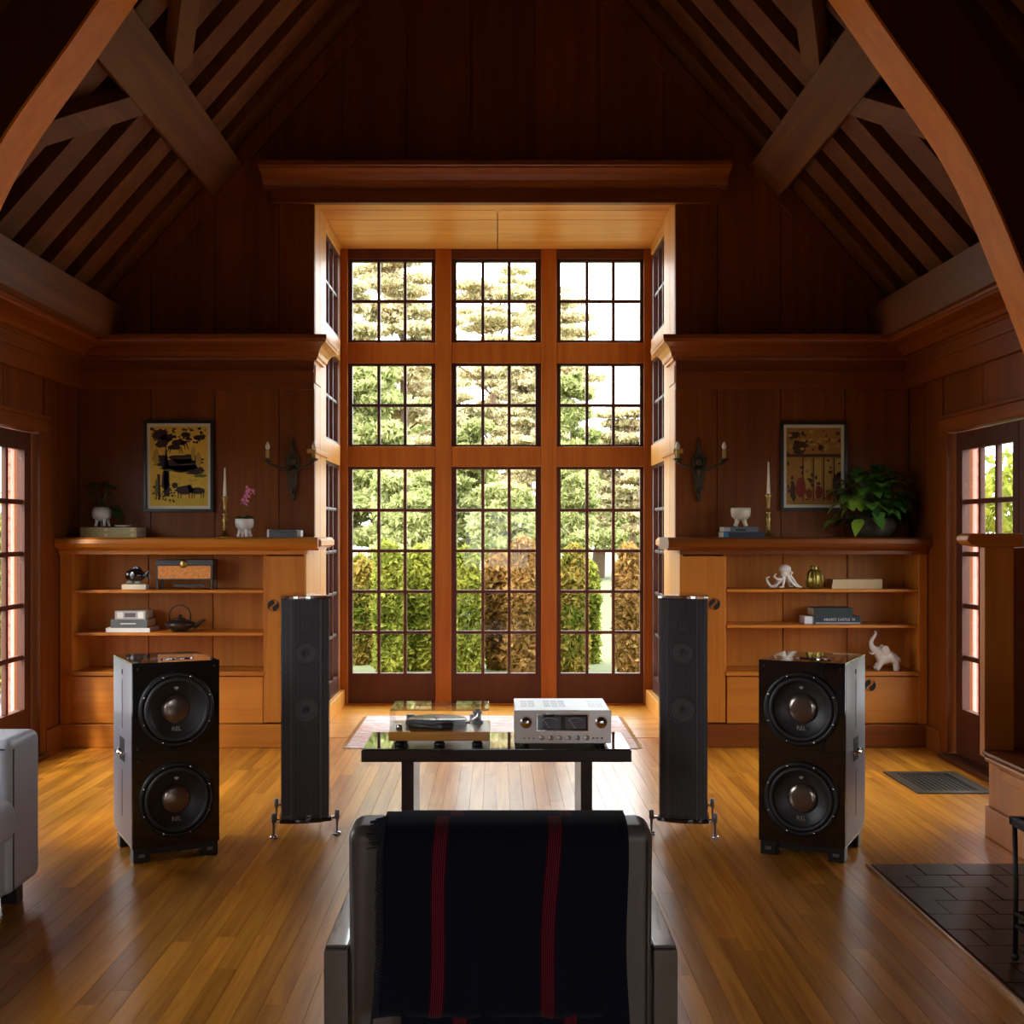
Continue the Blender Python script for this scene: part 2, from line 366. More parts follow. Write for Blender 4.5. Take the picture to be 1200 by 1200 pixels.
# ------------------------------------------------------------------ roof
PIT = 1.14; PX0 = 2.63; PZ0 = 2.83
ang = math.atan(PIT); apex = PZ0+PIT*PX0
def roofz(x): return PZ0+PIT*(PX0-x)
ceiling = struct('ceiling')
nrm = (math.sin(ang), math.cos(ang))
off = 0.10; dep = 0.17
def slab(side, y0, y1, x_lo, x_hi, o0, o1):   # x measured from centre outwards, offset along the roof normal
    def q(x, o): return (side*(x+nrm[0]*o), roofz(x)+nrm[1]*o)
    return MB().prism([q(x_lo, o0), q(x_hi, o0), q(x_hi, o1), q(x_lo, o1)], y0, y1, 'Y')
for side in (-1, 1):
    part('roof_deck', slab(side, -5.3, WY+0.05, -0.2, 2.85, off+dep, off+dep+0.04), DECK, ceiling)
    part('outer_roof', slab(side, -5.3, WY+0.35, -0.35, 2.9, off+dep+0.04, off+dep+0.1), OUTW, ceiling)
    yy = 8.24
    while yy > 4.0:
        m = slab(side, -0.12, 0.12, -0.1, 2.62, off, off+dep)
        r = part('rafter', m, RAFTW, ceiling, bev=0.004); r.location = (0, yy, 0)
        yy -= 0.41
    m = MB(); yy2 = yy
    while yy2 > -5.1:
        b = slab(side, yy2-0.1, yy2+0.1, -0.1, 2.62, off, off+dep); k = len(m.v); m.v += b.v; m.f += [tuple(k+i for i in f) for f in b.f]; m.sm += b.sm; yy2 -= 0.41
    part('rafters', m, RAFTW, ceiling, kind='stuff')
    # purlin, lying in the roof plane
    part('purlin', slab(side, 3.6, WY, 1.715, 1.905, -0.0, 0.10), ROOFW, ceiling, bev=0.006)
    # wind braces from purlin down and up to the arch
    def q3(x, o, y): return (side*(x+nrm[0]*o), y, roofz(x)+nrm[1]*o)
    def plank(xa, ya, xb, yb_, wd, o0=0.01, o1=0.09):
        c = math.cos(ang); a = Vector((xa/c, ya)); b = Vector((xb/c, yb_)); d = (b-a).normalized(); nn = Vector((-d.y, d.x))*wd/2
        cs = [a+nn, a-nn, b-nn, b+nn]; vs = [q3(p.x*c, o0, p.y) for p in cs]+[q3(p.x*c, o1, p.y) for p in cs]
        return MB()._add(vs, [(0,1,2,3),(7,6,5,4),(0,4,5,1),(1,5,6,2),(2,6,7,3),(3,7,4,0)])
    part('wind_brace', plank(1.70, 6.72, 1.20, 5.30, 0.15), ROOFW, ceiling, bev=0.004)
    part('wind_brace', plank(1.84, 6.72, 2.45, 5.55, 0.17), ROOFW, ceiling, bev=0.004)
    # wall plate beam carrying the rafters
    xw = RX if side > 0 else -LX
    part('plate_beam', MB().prism([(side*(2.52), 2.66), (side*(xw+0.1), 2.66), (side*(xw+0.1), 2.93), (side*2.50, 2.90)], -5.2, WY, 'Y'), ROOFW, ceiling, bev=0.005)
    # collar of the arch truss: curved brace plus web, coloured dark for unlit faces
    inner = [(0.0, 5.02), (0.4, 4.92), (0.85, 4.62), (1.22, 4.21), (1.551, 3.759), (1.760, 3.460), (2.022, 3.088), (2.173, 2.80), (2.29, 2.519), (2.395, 2.25), (2.50, 1.92), (2.58, 1.60), (2.63, 1.25)]
    fine = []
    for i in range(len(inner)-1):
        p0 = Vector(inner[max(i-1, 0)]); p1 = Vector(inner[i]); p2 = Vector(inner[i+1]); p3 = Vector(inner[min(i+2, len(inner)-1)])
        for t in (0, .25, .5, .75):
            fine.append(0.5*((2*p1)+(-p0+p2)*t+(2*p0-5*p1+4*p2-p3)*t*t+(-p0+3*p1-3*p2+p3)*t**3))
    fine.append(Vector(inner[-1]))
    outer = []
    for i, p in enumerate(fine):
        t = (fine[min(i+1, len(fine)-1)]-fine[max(i-1, 0)]).normalized(); nn = Vector((-t.y, t.x))
        if nn.x < 0: nn = -nn
        if i == 0: nn = Vector((0, 1))
        q = p+nn*0.30; q.x = min(q.x, xw-0.0); outer.append(q)
    m = MB()
    for i in range(len(fine)-1):
        a, b, c_, d = fine[i], fine[i+1], outer[i+1], outer[i]
        vs = [(-0.06+side*p.x, yv, p.y) for yv in (5.24, 5.5) for p in (a, b, c_, d)]
        m._add(vs, [(0,1,2,3),(7,6,5,4),(0,4,5,1),(2,6,7,3)], False)
    ab = part('arch_brace', m, ARCH_SHADE, ceiling)
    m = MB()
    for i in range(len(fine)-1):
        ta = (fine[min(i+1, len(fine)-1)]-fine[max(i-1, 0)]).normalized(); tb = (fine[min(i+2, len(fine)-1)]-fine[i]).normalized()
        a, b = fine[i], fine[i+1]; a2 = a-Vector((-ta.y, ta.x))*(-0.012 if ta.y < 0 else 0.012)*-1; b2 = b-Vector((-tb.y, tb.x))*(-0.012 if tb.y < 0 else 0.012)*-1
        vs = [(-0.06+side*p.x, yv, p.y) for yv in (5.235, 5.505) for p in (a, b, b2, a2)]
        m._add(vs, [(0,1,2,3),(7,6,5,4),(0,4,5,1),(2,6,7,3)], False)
    part('arch_lit_soffit', m, ARCH_LIT, ab, label='arch underside strip with window light painted in golden orange')  # strip added under the brace to carry its painted window light
    m = MB()
    for i in range(len(fine)-1):
        a, b = outer[i], outer[i+1]
        za, zb = min(roofz(a.x)+0.32, apex+0.3), min(roofz(b.x)+0.32, apex+0.3)
        if za < a.y+0.01 or zb < b.y+0.01: continue
        vs = [(-0.06+side*x, yv, z) for yv in (5.30, 5.44) for x, z in ((a.x, a.y), (b.x, b.y), (b.x, zb), (a.x, za))]
        m._add(vs, [(0,1,2,3),(7,6,5,4),(0,4,5,1),(2,6,7,3)])
    part('truss_web', m, ARCH_SHADE, ceiling)
    box('wall_post', (side*(xw-0.14), side*xw, 5.22, 5.52, 0.0, 2.66), PANEL, ceiling, bev=0.006)
box('ridge_beam', (-0.12, 0.12, -5.2, WY, apex-0.12, apex+0.25), ROOFW, ceiling)
# ------------------------------------------------------------------ back wall with boards and cornices
wb = struct('wall_back')
def gable(x): return roofz(abs(x))+0.36
OPL, OPR, OPT = -1.231, 1.208, 3.61
m = MB()
m.prism([(LX-.25, -.1), (OPL-.05, -.1), (OPL-.05, OPT+.09), (OPR+.05, OPT+.09), (OPR+.05, -.1), (RX+.25, -.1), (RX+.25, gable(RX)+.3), (0, apex+0.7), (LX-.25, gable(LX)+.3)], WY+0.02, WY+0.20, 'Y')
part('wall_core', m, PANEL, wb)
edges_l = [LX]+[PX(p, WY) for p in (177, 252, 327)]+[OPL]
edges_r = [OPR]+[PX(p, WY) for p in (840, 915, 990)]+[RX]
def wall_board(x0, x1, z0, z1f):
    g = 0.003; a, b = x0+g, x1-g
    pts = [(a, z0), (b, z0), (b, z1f(b))]
    if a < 0 < b: pts.append((0, z1f(0)))
    pts.append((a, z1f(a)))
    part('board', MB().prism(pts, WY-0.004, WY+0.022, 'Y'), PANEL, wb)
for es in (edges_l, edges_r):
    for i in range(len(es)-1):
        wall_board(es[i], es[i+1], 1.25, lambda x: 2.36)
        wall_board(es[i], es[i+1], 2.66, lambda x: min(gable(x), 3.6) if abs(x) < 1.3 else gable(x))
es = [OPL]+[PX(p, WY) for p in (402, 477, 552, 627, 702, 777)]+[OPR]
for i in range(len(es)-1): wall_board(es[i], es[i+1], 3.72, gable)
CROWN = [(0, 0), (0.035, 0), (0.04, 0.015), (0.06, 0.022), (0.075, 0.05), (0.115, 0.078), (0.16, 0.088), (0.19, 0.092), (0.195, 0.105), (0.205, 0.11), (0.205, 0.14), (0, 0.14)]
def crown_x(x0, x1, y, z, sc=1.0, sz=1.0): return MB().prism([(y-p*sc, z+q*sz) for p, q in CROWN], x0, x1, 'X')
def crown_y(y0, y1, x, z, side, sc=1.0, sz=1.0): return MB().prism([(x-side*p*sc, z+q*sz) for p, q in CROWN], y0, y1, 'Y')
part('header_cornice', crown_x(-1.57, 1.55, WY, 3.70, 1.15, 1.0), PANELX, wb)
box('header_frieze', (-1.52, 1.51, WY-0.05, WY+0.01, 3.61, 3.70), PANELX, wb, bev=0.003)
for (x0, x1, s) in ((LX, OPL, -1), (OPR, RX, 1)):
    box('frieze', (x0, x1, WY-0.035, WY+0.01, 2.355, 2.56), PANELX, wb, bev=0.003)
    box('fillet', (x0, x1, WY-0.05, WY+0.01, 2.47, 2.487), PANELX, wb)
    xe, xf = (OPL, LX) if s < 0 else (OPR, RX)
    pr = [(p, 2.55+q*0.93) for p, q in CROWN]
    A = [(xf, WY-p*1.6, z) for p, z in pr]; B = [(xe-s*p*0.6, WY-p*1.6, z) for p, z in pr]; Cc = [(xe-s*p*0.6, WY+0.34, z) for p, z in pr]; n_ = len(pr)
    def strip(P0, P1): return MB()._add(P0+P1, [(i, (i+1) % n_, n_+(i+1) % n_, n_+i) for i in range(n_)]+[tuple(range(n_)), tuple(range(n_, 2*n_))])
    part('cornice', strip(A, B), PANELX, wb)
    part('cornice_return', strip(B, Cc), BAYW, wb, label='cornice return in the bay, bay light painted as brighter wood')  # same moulding in brighter wood, bay light put into its colour
# rake moulding along the gable
for side in (-1, 1):
    m = MB(); a = Vector((side*2.66, roofz(2.66)+0.0)); b = Vector((side*0.02, roofz(0.02)))
    d = (b-a).normalized(); nn = Vector((side*nrm[0], nrm[1]))
    m.prism([tuple(a-nn*0.02), tuple(b-nn*0.02), tuple(b+nn*0.09), tuple(a+nn*0.09)], WY-0.04, WY+0.0, 'Y')
    part('rake_moulding', m, PANEL, wb)
# bay: reveal boards, side posts, soffit
bay = struct('wall_bay')
for s, xe in ((-1, OPL), (1, OPR)):
    xin = xe; xo = xe+s*0.052
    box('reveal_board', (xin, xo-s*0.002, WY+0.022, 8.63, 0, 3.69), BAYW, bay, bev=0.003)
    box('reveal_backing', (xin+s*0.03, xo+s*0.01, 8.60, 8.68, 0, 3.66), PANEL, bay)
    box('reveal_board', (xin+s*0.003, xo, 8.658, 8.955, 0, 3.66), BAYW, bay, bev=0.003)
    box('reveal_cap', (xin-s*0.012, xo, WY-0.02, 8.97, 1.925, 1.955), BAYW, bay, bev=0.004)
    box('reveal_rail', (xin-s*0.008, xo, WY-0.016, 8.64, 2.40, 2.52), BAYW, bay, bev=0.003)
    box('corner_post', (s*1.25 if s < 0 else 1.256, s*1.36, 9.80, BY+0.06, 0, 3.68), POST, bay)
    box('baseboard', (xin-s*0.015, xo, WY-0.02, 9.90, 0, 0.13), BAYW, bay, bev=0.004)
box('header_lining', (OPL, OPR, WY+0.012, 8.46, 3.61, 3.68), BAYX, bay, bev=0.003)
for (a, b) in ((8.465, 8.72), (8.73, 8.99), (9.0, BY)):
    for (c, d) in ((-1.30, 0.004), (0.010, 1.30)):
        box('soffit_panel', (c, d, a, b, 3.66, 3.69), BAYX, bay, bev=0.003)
box('soffit_batten', (-0.012, 0.026, 8.46, 8.75, 3.645, 3.662), BAYX, bay)
box('bay_roof', (-1.5, 1.5, WY+0.2, BY+0.3, 3.72, 3.85), OUTW, bay)
# ------------------------------------------------------------------ sashes
def zb(y): return 1.4+(622-y)/(F/BY)
def bx(m, ax, u0, u1, t0, t1, z0, z1):
    return m.box(u0, u1, t0, t1, z0, z1) if ax == 'X' else m.box(t0, t1, u0, u1, z0, z1)
PANES = {}
def sash(parent, ax, u0, u1, t, z0, z1, us, zs, mat, name='sash', fw=0.03, mt=0.012, mw=0.026, th=0.045):
    """us, zs: glass boundaries; frame around, muntins between, panes as sub-parts"""
    m = MB(); bx(m, ax, u0, us[0], t, t+th, z0, z1); bx(m, ax, us[-1], u1, t, t+th, z0, z1)
    bx(m, ax, us[0], us[-1], t, t+th, z0, zs[0]); bx(m, ax, us[0], us[-1], t, t+th, zs[-1], z1)
    s = part(name, m, mat, parent)
    for u in us[1:-1]: part('muntin', bx(MB(), ax, u-mw/2, u+mw/2, t+0.006, t+th-0.006, zs[0], zs[-1]), mat, s, bev=0.004, seg=1)
    for z in zs[1:-1]:
        part('muntin', bx(MB(), ax, us[0], us[-1], t+0.008, t+th-0.008, z-mw/2, z+mw/2), mat, s, bev=0.004, seg=1)
    for i in range(len(us)-1):
        for j in range(len(zs)-1):
            w_, h_ = us[i+1]-us[i], zs[j+1]-zs[j]; key = (ax, round(w_, 3), round(h_, 3))
            if key not in PANES: PANES[key] = bx(MB(), ax, -w_/2, w_/2, -0.002, 0.002, -h_/2, h_/2).mesh('pane'); PANES[key].materials.append(GLASS)
            o = part('pane', PANES[key], GLASS, s); uc, zc = (us[i]+us[i+1])/2, (zs[j]+zs[j+1])/2
            o.location = (uc, t+th/2, zc) if ax == 'X' else (t+th/2, uc, zc)
            o.rotation_euler = (random.uniform(-.002, .002), 0, random.uniform(-.002, .002))
    return s
def lin(a, b, n): return [a+(b-a)*i/n for i in range(n+1)]
win = struct('window_1')
for (a, b) in ((400, 408), (510.6, 529), (634, 652), (754, 765.5)):
    box('post', (PX(a, BY), PX(b, BY), BY-0.035, BY+0.08, 0, 3.69), POST, win, bev=0.004)
cols = [(PX(408, BY), PX(510.6, BY), PX(413, BY), PX(505.5, BY)), (PX(529, BY), PX(634, BY), PX(535, BY), PX(627.5, BY)), (PX(652, BY), PX(754, BY), PX(657, BY), PX(750, BY))]
rowsz = [(zb(825), zb(547), lin(zb(789), zb(550), 5)), (zb(523.5), zb(426), lin(zb(521), zb(428.7), 2)), (zb(402), zb(304), lin(zb(398.6), zb(307), 2))]
for (u0, u1, g0, g1) in cols:
    for ri, (z0, z1, zs) in enumerate(rowsz):
        sash(win, 'X', u0, u1, BY+0.0, z0, z1, lin(g0, g1, 3), zs, DOORW if ri == 0 else SASH, 'door_leaf' if ri == 0 else 'sash')
    box('transom', (u0, u1, BY-0.028, BY+0.07, zb(547), zb(523.5)), POST, win, bev=0.004)
    box('transom', (u0, u1, BY-0.028, BY+0.07, zb(426), zb(402)), POST, win, bev=0.004)
    box('head_rail', (u0, u1, BY-0.028, BY+0.07, zb(304), 3.69), DOORW, win, bev=0.004)
box('sill', (-1.25, 1.25, BY-0.05, BY+0.1, -0.02, 0.012), POST, win)
for wi, s in ((2, -1), (3, 1)):
    wv = struct('window_%d' % wi); xe = 1.25*s if s < 0 else 1.235
    t = xe if s > 0 else xe-0.045
    for (z0, z1, zs) in rowsz:
        sash(wv, 'Y', 8.96, 9.80, t, max(z0, 0.02), z1, lin(9.02, 9.74, 3), zs, SASH)
    for (za, zc) in ((zb(547), zb(523.5)), (zb(426), zb(402)), (zb(304), 3.69)):
        box('transom', (xe-s*0.012, xe+s*0.06, 8.955, 9.80, za, zc), BAYW if za < 3.4 else BAYW, wv, bev=0.004)
# ------------------------------------------------------------------ side walls and their doors
for s, X, wn_, dn in ((-1, LX, 'wall_left', 'door_1'), (1, RX, 'wall_right', 'door_2')):
    W = struct(wn_); xo = X+s*0.18
    DY0, DY1 = 5.85, 7.72       # door opening
    NY0, NY1 = (3.3, 4.6) if s < 0 else (-4.8, -1.7)         # unseen window opening, added and placed for fill daylight
    for (ya, yb_, za, zc) in ((DY1, WY+0.2, 0, 2.9), (DY0, DY1, 2.05, 2.9), (NY1, DY0, 0, 2.9), (NY0, NY1, 2.2, 2.9), (NY0, NY1, 0, 0.1), (-5.2, NY0, 0, 2.9)):
        box('wall_core', (X+s*0.02, xo, ya, yb_, za, zc), PANEL, W)
    def wbd(ya, yb_, za, zc): part('board', MB().box(X, X+s*0.022, ya+0.003, yb_-0.003, za, zc), PANEL, W)
    wbd(7.74, 8.36, 0.13, 2.36)
    for (a, b) in ((DY0, 6.47), (6.47, 7.10), (7.10, DY1)): wbd(a, b, 2.09, 2.36)
    nb = 3 if s < 0 else 15
    for i in range(nb): wbd(NY1+i*(DY0-NY1)/nb, NY1+(i+1)*(DY0-NY1)/nb, 0.13, 2.36)
    box('baseboard', (X-s*0.02, X+s*0.02, 7.74, 8.02, 0, 0.15), PANELY, W, bev=0.004)
    box('door_casing', (X-s*0.012, X+s*0.1, 7.64, 7.75, 0, 2.09), PANEL, W, bev=0.005)
    box('door_casing', (X-s*0.012, X+s*0.1, 5.82, 5.90, 0, 2.09), PANEL, W, bev=0.005)
    box('door_head', (X-s*0.02, X+s*0.1, 5.82, 7.76, 2.01, 2.09), PANELY, W, bev=0.005)
    part('picture_moulding', MB().box(X-s*0.03, X, 5.8, 7.8, 2.09, 2.115), PANELY, W, bev=0.006)
    box('threshold', (X-s*0.06, X+s*0.15, 5.88, 7.66, 0, 0.03), DOORW, W, bev=0.004)
    box('frieze', (X-s*0.03, X, -5.2, WY, 2.355, 2.56), PANELY, W, bev=0.003)
    box('fillet', (X-s*0.045, X, -5.2, WY, 2.47, 2.487), PANELY, W)
    part('cornice', crown_y(-5.2, WY, X, 2.55, s, 1.15, 0.85), PANELY, W)
    D = struct(dn)
    for (ya, yb_) in ((6.71, 7.62), (5.92, 6.70)):
        g0, g1 = (6.785, 7.52) if ya > 6.5 else (6.0, 6.62)
        t = X+s*0.04 if s > 0 else X+s*0.04-0.045
        sash(D, 'Y', ya, yb_, t, 0.035, 2.0, lin(g0, g1, 3), lin(0.315, 1.89, 5), DOORW, 'door_leaf', mw=0.03)
    WN = struct('window_%d' % (4 if s < 0 else 6))      # unseen side window added out of frame for fill light
    for yy in ([3.3, 3.92, 4.55] if s < 0 else [-4.8, -4.0, -3.25, -2.5, -1.75]): box('mullion', (X+s*0.04, X+s*0.1, yy, yy+0.05, 0.1, 2.2), SASH, WN)
    for zz in (0.1, 1.15, 2.16): box('rail', (X+s*0.04, X+s*0.1, NY0, NY1, zz, zz+0.04), SASH, WN)
wr = struct('wall_rear')
for d in ((LX-.2, -0.75, -5.2, -5.0, 0, 6.4), (0.75, RX+.2, -5.2, -5.0, 0, 6.4), (-0.75, 0.75, -5.2, -5.0, 1.9, 6.4), (-0.75, 0.75, -5.2, -5.0, 0, 0.5)): box('wall_panel', d, PANEL, wr)
WN = struct('window_5')
for x in (-0.75, -0.27, 0.21, 0.69): box('mullion', (x, x+0.06, -5.15, -5.08, 0.5, 1.9), SASH, WN)
for z in (0.5, 0.95, 1.4, 1.84): box('rail', (-0.75, 0.75, -5.14, -5.09, z, z+0.05), SASH, WN)
# ------------------------------------------------------------------ built-in bookcases
def pull(parent, x, y, z):     # finger pull: two dark comma shaped holes around an S-shaped strip
    k = MB(); k.M = Matrix.Translation((x, y, z)) @ Matrix.Rotation(PI/2, 4, 'X')
    R = 0.037
    def comma(sg):
        pts = []
        for i in range(13):
            a = -PI/2+PI*i/12; pts.append((sg*(R*math.cos(a)), sg*R*math.sin(a)))
        for i in range(1, 9):
            u = i/9; zz = R-2*R*u; pts.append((sg*(0.010+0.016*math.sin(2*PI*u)), sg*zz))
        return pts
    for sg in (1, -1): k.prism(comma(sg), -0.001, 0.004, 'Z')
    return part('finger_pull', k, DARKHOLE, parent, label='dark S-shaped finger hole')
def bookcase(side, label):
    s = side; T = thing('built_in_bookcase', label, 'bookcase', (0, CY, 0), 0, None)
    if s < 0: x0, x1, op0, op1 = LX+0.005, PX(359, CY), PX(85, CY), PX(308, CY)
    else: x0, x1, op0, op1 = PX(801, CY)-0.025, RX-0.005, PX(852, CY), PX(1077, CY)
    zt = PZ(645, CY-0.07); Dp = WY-CY-0.03
    B = lambda n, d, mt, bev=0.003, **k: box(n, d, mt, T, bev, **k)
    # top with rounded nose
    nose = [(0.0, zt+0.002), (-0.035, zt), (-0.05, zt+0.012), (-0.085, zt+0.02), (-0.10, zt+0.045), (-0.092, zt+0.07), (-0.07, zt+0.082), (Dp, zt+0.082), (Dp, zt+0.002)]
    xa, xb = (x0, x1+0.085) if s < 0 else (x0-0.085, x1)
    part('mantel_top', MB().prism(nose, xa, xb, 'X'), CASEX if s < 0 else PANELX, T)  # right top, moulding and base use darker wood to paint their shade
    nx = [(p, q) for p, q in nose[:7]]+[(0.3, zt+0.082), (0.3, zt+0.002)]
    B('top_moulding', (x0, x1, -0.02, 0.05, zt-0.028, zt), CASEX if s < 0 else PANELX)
    # end return of the top running back into the reveal
    xr = OPL if s < 0 else OPR
    part('mantel_return', MB().prism([(xr, zt+0.004), (xr-s*0.07, zt+0.01), (xr-s*0.10, zt+0.03), (xr-s*0.10, zt+0.06), (xr-s*0.08, zt+0.08), (xr, zt+0.082)], -0.02, WY-CY+0.24, 'Y'), BAYW, T, label='rounded end of the mantel top, bay light painted as brighter wood')  # end brighter than the top itself, painting in the window light
    st = CASE if s < 0 else CASE
    z_op0, z_op1 = PZ(787, CY), zt-0.028
    # carcass
    B('back_panel', (x0, x1, Dp-0.01, Dp, 0, zt), st)
    bxs = [x0]+[PX(p*1.0, WY) for p in ((177, 252) if s < 0 else (915, 990))]+[x1]
    for i in range(len(bxs)-1):
        if bxs[i+1] > op0 and bxs[i] < op1+0.02:
            B('back_board', (max(bxs[i], op0-0.02)+0.003, min(bxs[i+1], op1+0.02)-0.003, Dp-0.03, Dp-0.01, z_op0, z_op1), st)
    fl, fr = (x0, op0) if s < 0 else (op1, x1)
    B('end_stile', (fl, fr, 0, 0.03, 0.15, z_op1), st)
    B('side_panel', (op0-0.02, op0, 0.03, Dp, 0.15, z_op1), st); B('side_panel', (op1, op1+0.02, 0.03, Dp, 0.15, z_op1), st)
    pl, pr = (op1, x1) if s < 0 else (x0, op0)
    dr = B('cupboard_door', (pl+0.004, pr-0.012, -0.004, 0.03, 0.16, z_op1-0.01), st)
    if s < 0: pull(dr, PX(320.5, CY), -0.006, PZ(709.5, CY))
    else: pull(dr, PX(837, CY), -0.006, PZ(708, CY))
    B('end_panel', ((x1-0.02 if s < 0 else x0), (x1 if s < 0 else x0+0.02), 0.0, WY-CY+0.02, 0, zt), BAYW if s > 0 else BAYW)  # bay-facing side in brighter wood, its daylight put into the colour
    for py in ((693, 743) if s < 0 else (692, 734)):
        B('shelf', (op0, op1, 0.012, Dp-0.03, PZ(py+2.2, CY), PZ(py-1.4, CY)), CASEX)
    B('ledge', (op0-0.01, op1+0.01, -0.012, Dp-0.03, PZ(792, CY), z_op0), CASEX)
    lw = B('lower_door', (op0, op1, 0.002, 0.028, 0.155, PZ(793, CY)), CASEX, 0.003)
    if s > 0: pull(lw, PX(1019.5, CY), -0.003, PZ(803, CY))
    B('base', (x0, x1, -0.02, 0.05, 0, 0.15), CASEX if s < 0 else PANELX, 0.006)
    return T
bookcase(-1, 'left built-in wooden bookcase with two shelves under a rounded mantel top, holding the teapot')
bookcase(1, 'right built-in wooden bookcase with two shelves under a rounded mantel top, holding the white elephant')
MZ = PZ(645, CY-0.07)+0.082            # top of the mantels
# ------------------------------------------------------------------ inglenook wing wall and bench on the right
IW = thing('wing_partition', 'narrow wooden wing partition with a rounded cap beside the right glass doors', 'partition', (2.24, 5.68, 0))
box('panel', (0, 0.135, 0, 0.06, 0.36, 1.325), CASE, IW, 0.004)
box('recessed_panel', (0.135, RX-2.24, 0.12, 0.2, 0.0, 1.32), PANEL, IW)
m = MB().prism([(-0.02, 1.325), (-0.075, 1.335), (-0.095, 1.355), (-0.09, 1.378), (-0.07, 1.388), (0.16, 1.388), (0.16, 1.325)], -0.04, 0.10, 'Y')
part('cap', m, CASEX, IW, bev=0.006)
BN = thing('bench_ledge', 'low wooden inglenook bench with a double rounded edge at the right frame edge', 'bench', (2.24, 5.68, 0))
box('seat_board', (-0.015, 0.50, -2.2, 0.0, 0.375, 0.394), PANELY, BN, 0.008, seg=3)
box('seat_moulding', (-0.004, 0.50, -2.2, -0.003, 0.345, 0.367), CASE, BN, 0.008)
box('front_panel', (0.02, 0.06, -2.2, 0.0, 0.14, 0.375), CASE, BN)
box('panel_rail', (0.012, 0.02, -2.2, -0.14, 0.285, 0.33), CASE, BN, 0.003)
box('base', (-0.0, 0.06, -2.2, 0.0, 0.0, 0.14), CASE, BN, 0.006)
# ------------------------------------------------------------------ floor vent
VT = thing('floor_vent', 'dark metal floor vent grille set in the boards before the right doors', 'vent', (2.24, 6.58, 0))
m = MB(); m.box(0, 0.41, 0, 0.06, 0, 0.006).box(0, 0.41, 0.53, 0.59, 0, 0.006).box(0, 0.06, 0.06, 0.53, 0, 0.006).box(0.35, 0.41, 0.06, 0.53, 0, 0.006)
part('frame', m, VENTM, VT)
box('duct', (0.06, 0.35, 0.06, 0.53, 0.0005, 0.0015), DARKHOLE, VT)
for i in range(9):
    part('slat', MB().box(0.06+0.0135+i*0.029, 0.06+0.0215+i*0.029, 0.06, 0.53, 0.001, 0.005), VENTM, VT)
for j in range(10): part('slat', MB().box(0.06, 0.35, 0.085+j*0.047, 0.091+j*0.047, 0.001, 0.004), VENTM, VT)
# ------------------------------------------------------------------ rug
def rugmat():
    m, n, l, b = newmat('woven_rug'); b.inputs['Roughness'].default_value = 0.95
    tc = n.new('ShaderNodeTexCoord'); mp = n.new('ShaderNodeMapping'); mp.inputs['Scale'].default_value = (5, 8, 1); l.new(tc.outputs['Object'], mp.inputs[0])
    v = n.new('ShaderNodeTexVoronoi'); v.distance = 'CHEBYCHEV'; v.inputs['Scale'].default_value = 1.6; l.new(mp.outputs[0], v.inputs['Vector'])
    w = n.new('ShaderNodeTexWave'); w.bands_direction = 'Y'; w.inputs['Scale'].default_value = 0.6; w.inputs['Distortion'].default_value = 1.0; l.new(mp.outputs[0], w.inputs['Vector'])
    a = n.new('ShaderNodeMath'); a.operation = 'ADD'; l.new(v.outputs['Distance'], a.inputs[0]); l.new(w.outputs['Fac'], a.inputs[1])
    cr = n.new('ShaderNodeValToRGB'); cr.color_ramp.interpolation = 'CONSTANT'; e = cr.color_ramp.elements
    e[0].position = 0; e[0].color = (0.48, 0.15, 0.12, 1); e[1].position = 0.30; e[1].color = (0.74, 0.66, 0.62, 1)
    for p, c in ((0.55, (0.20, 0.20, 0.34)), (0.68, (0.76, 0.70, 0.68)), (0.85, (0.66, 0.30, 0.22)), (1.0, (0.60, 0.55, 0.54))):
        q = e.new(min(p, 1)); q.color = (*c, 1)
    md = n.new('ShaderNodeMath'); md.operation = 'MULTIPLY'; md.inputs[1].default_value = 0.7; l.new(a.outputs[0], md.inputs[0]); l.new(md.outputs[0], cr.inputs[0]); l.new(cr.outputs[0], b.inputs['Base Color'])
    return m
RUG = rugmat()
rg = thing('woven_rug', 'small pale pink and blue patterned rug on the bay floor behind the table', 'rug', (-0.03, 8.62, 0))
m = MB()
for i in range(24):
    for j in range(16):
        x0, x1 = -0.94+i*1.88/24, -0.94+(i+1)*1.88/24; y0, y1 = -0.68+j*1.36/16, -0.68+(j+1)*1.36/16
        def hz(x, y): return 0.009+0.002*noise.noise(Vector((x*4, y*4, 1)))
        m.face([(x0, y0, hz(x0, y0)), (x1, y0, hz(x1, y0)), (x1, y1, hz(x1, y1)), (x0, y1, hz(x0, y1))]); m.sm[-1] = True
m.box(-0.94, 0.94, -0.68, 0.68, 0.001, 0.0075)
part('pile', m, RUG, rg)
m = MB()
for s in (-1, 1):
    for k in range(66):
        y = -0.67+k*0.0203; m.tube([(s*0.94, y, 0.006), (s*(0.965+random.uniform(0, .01)), y+random.uniform(-.006, .006), 0.004)], 0.003, 4)
part('fringe', m, BKCREAM, rg, kind='stuff')
# ------------------------------------------------------------------ table
TY = 5.48
TB = thing('low_table', 'low dark brown table with a reflective glass top on two panel legs', 'table', (0, TY, 0))
box('frame_top', (-0.60, 0.598, 0, 0.47, 0.375, 0.427), TABLEW, TB, 0.003)
box('glass_top', (-0.595, 0.593, 0.004, 0.466, 0.427, 0.433), GTOP, TB, 0.001, label='dark reflective glass sheet')
for (a, b) in ((470, 484.5), (681, 694.5)):
    box('panel_leg', (PX(a, TY), PX(b, TY), 0.02, 0.45, 0, 0.375), TABLEW, TB, 0.003)
TZ = 0.433
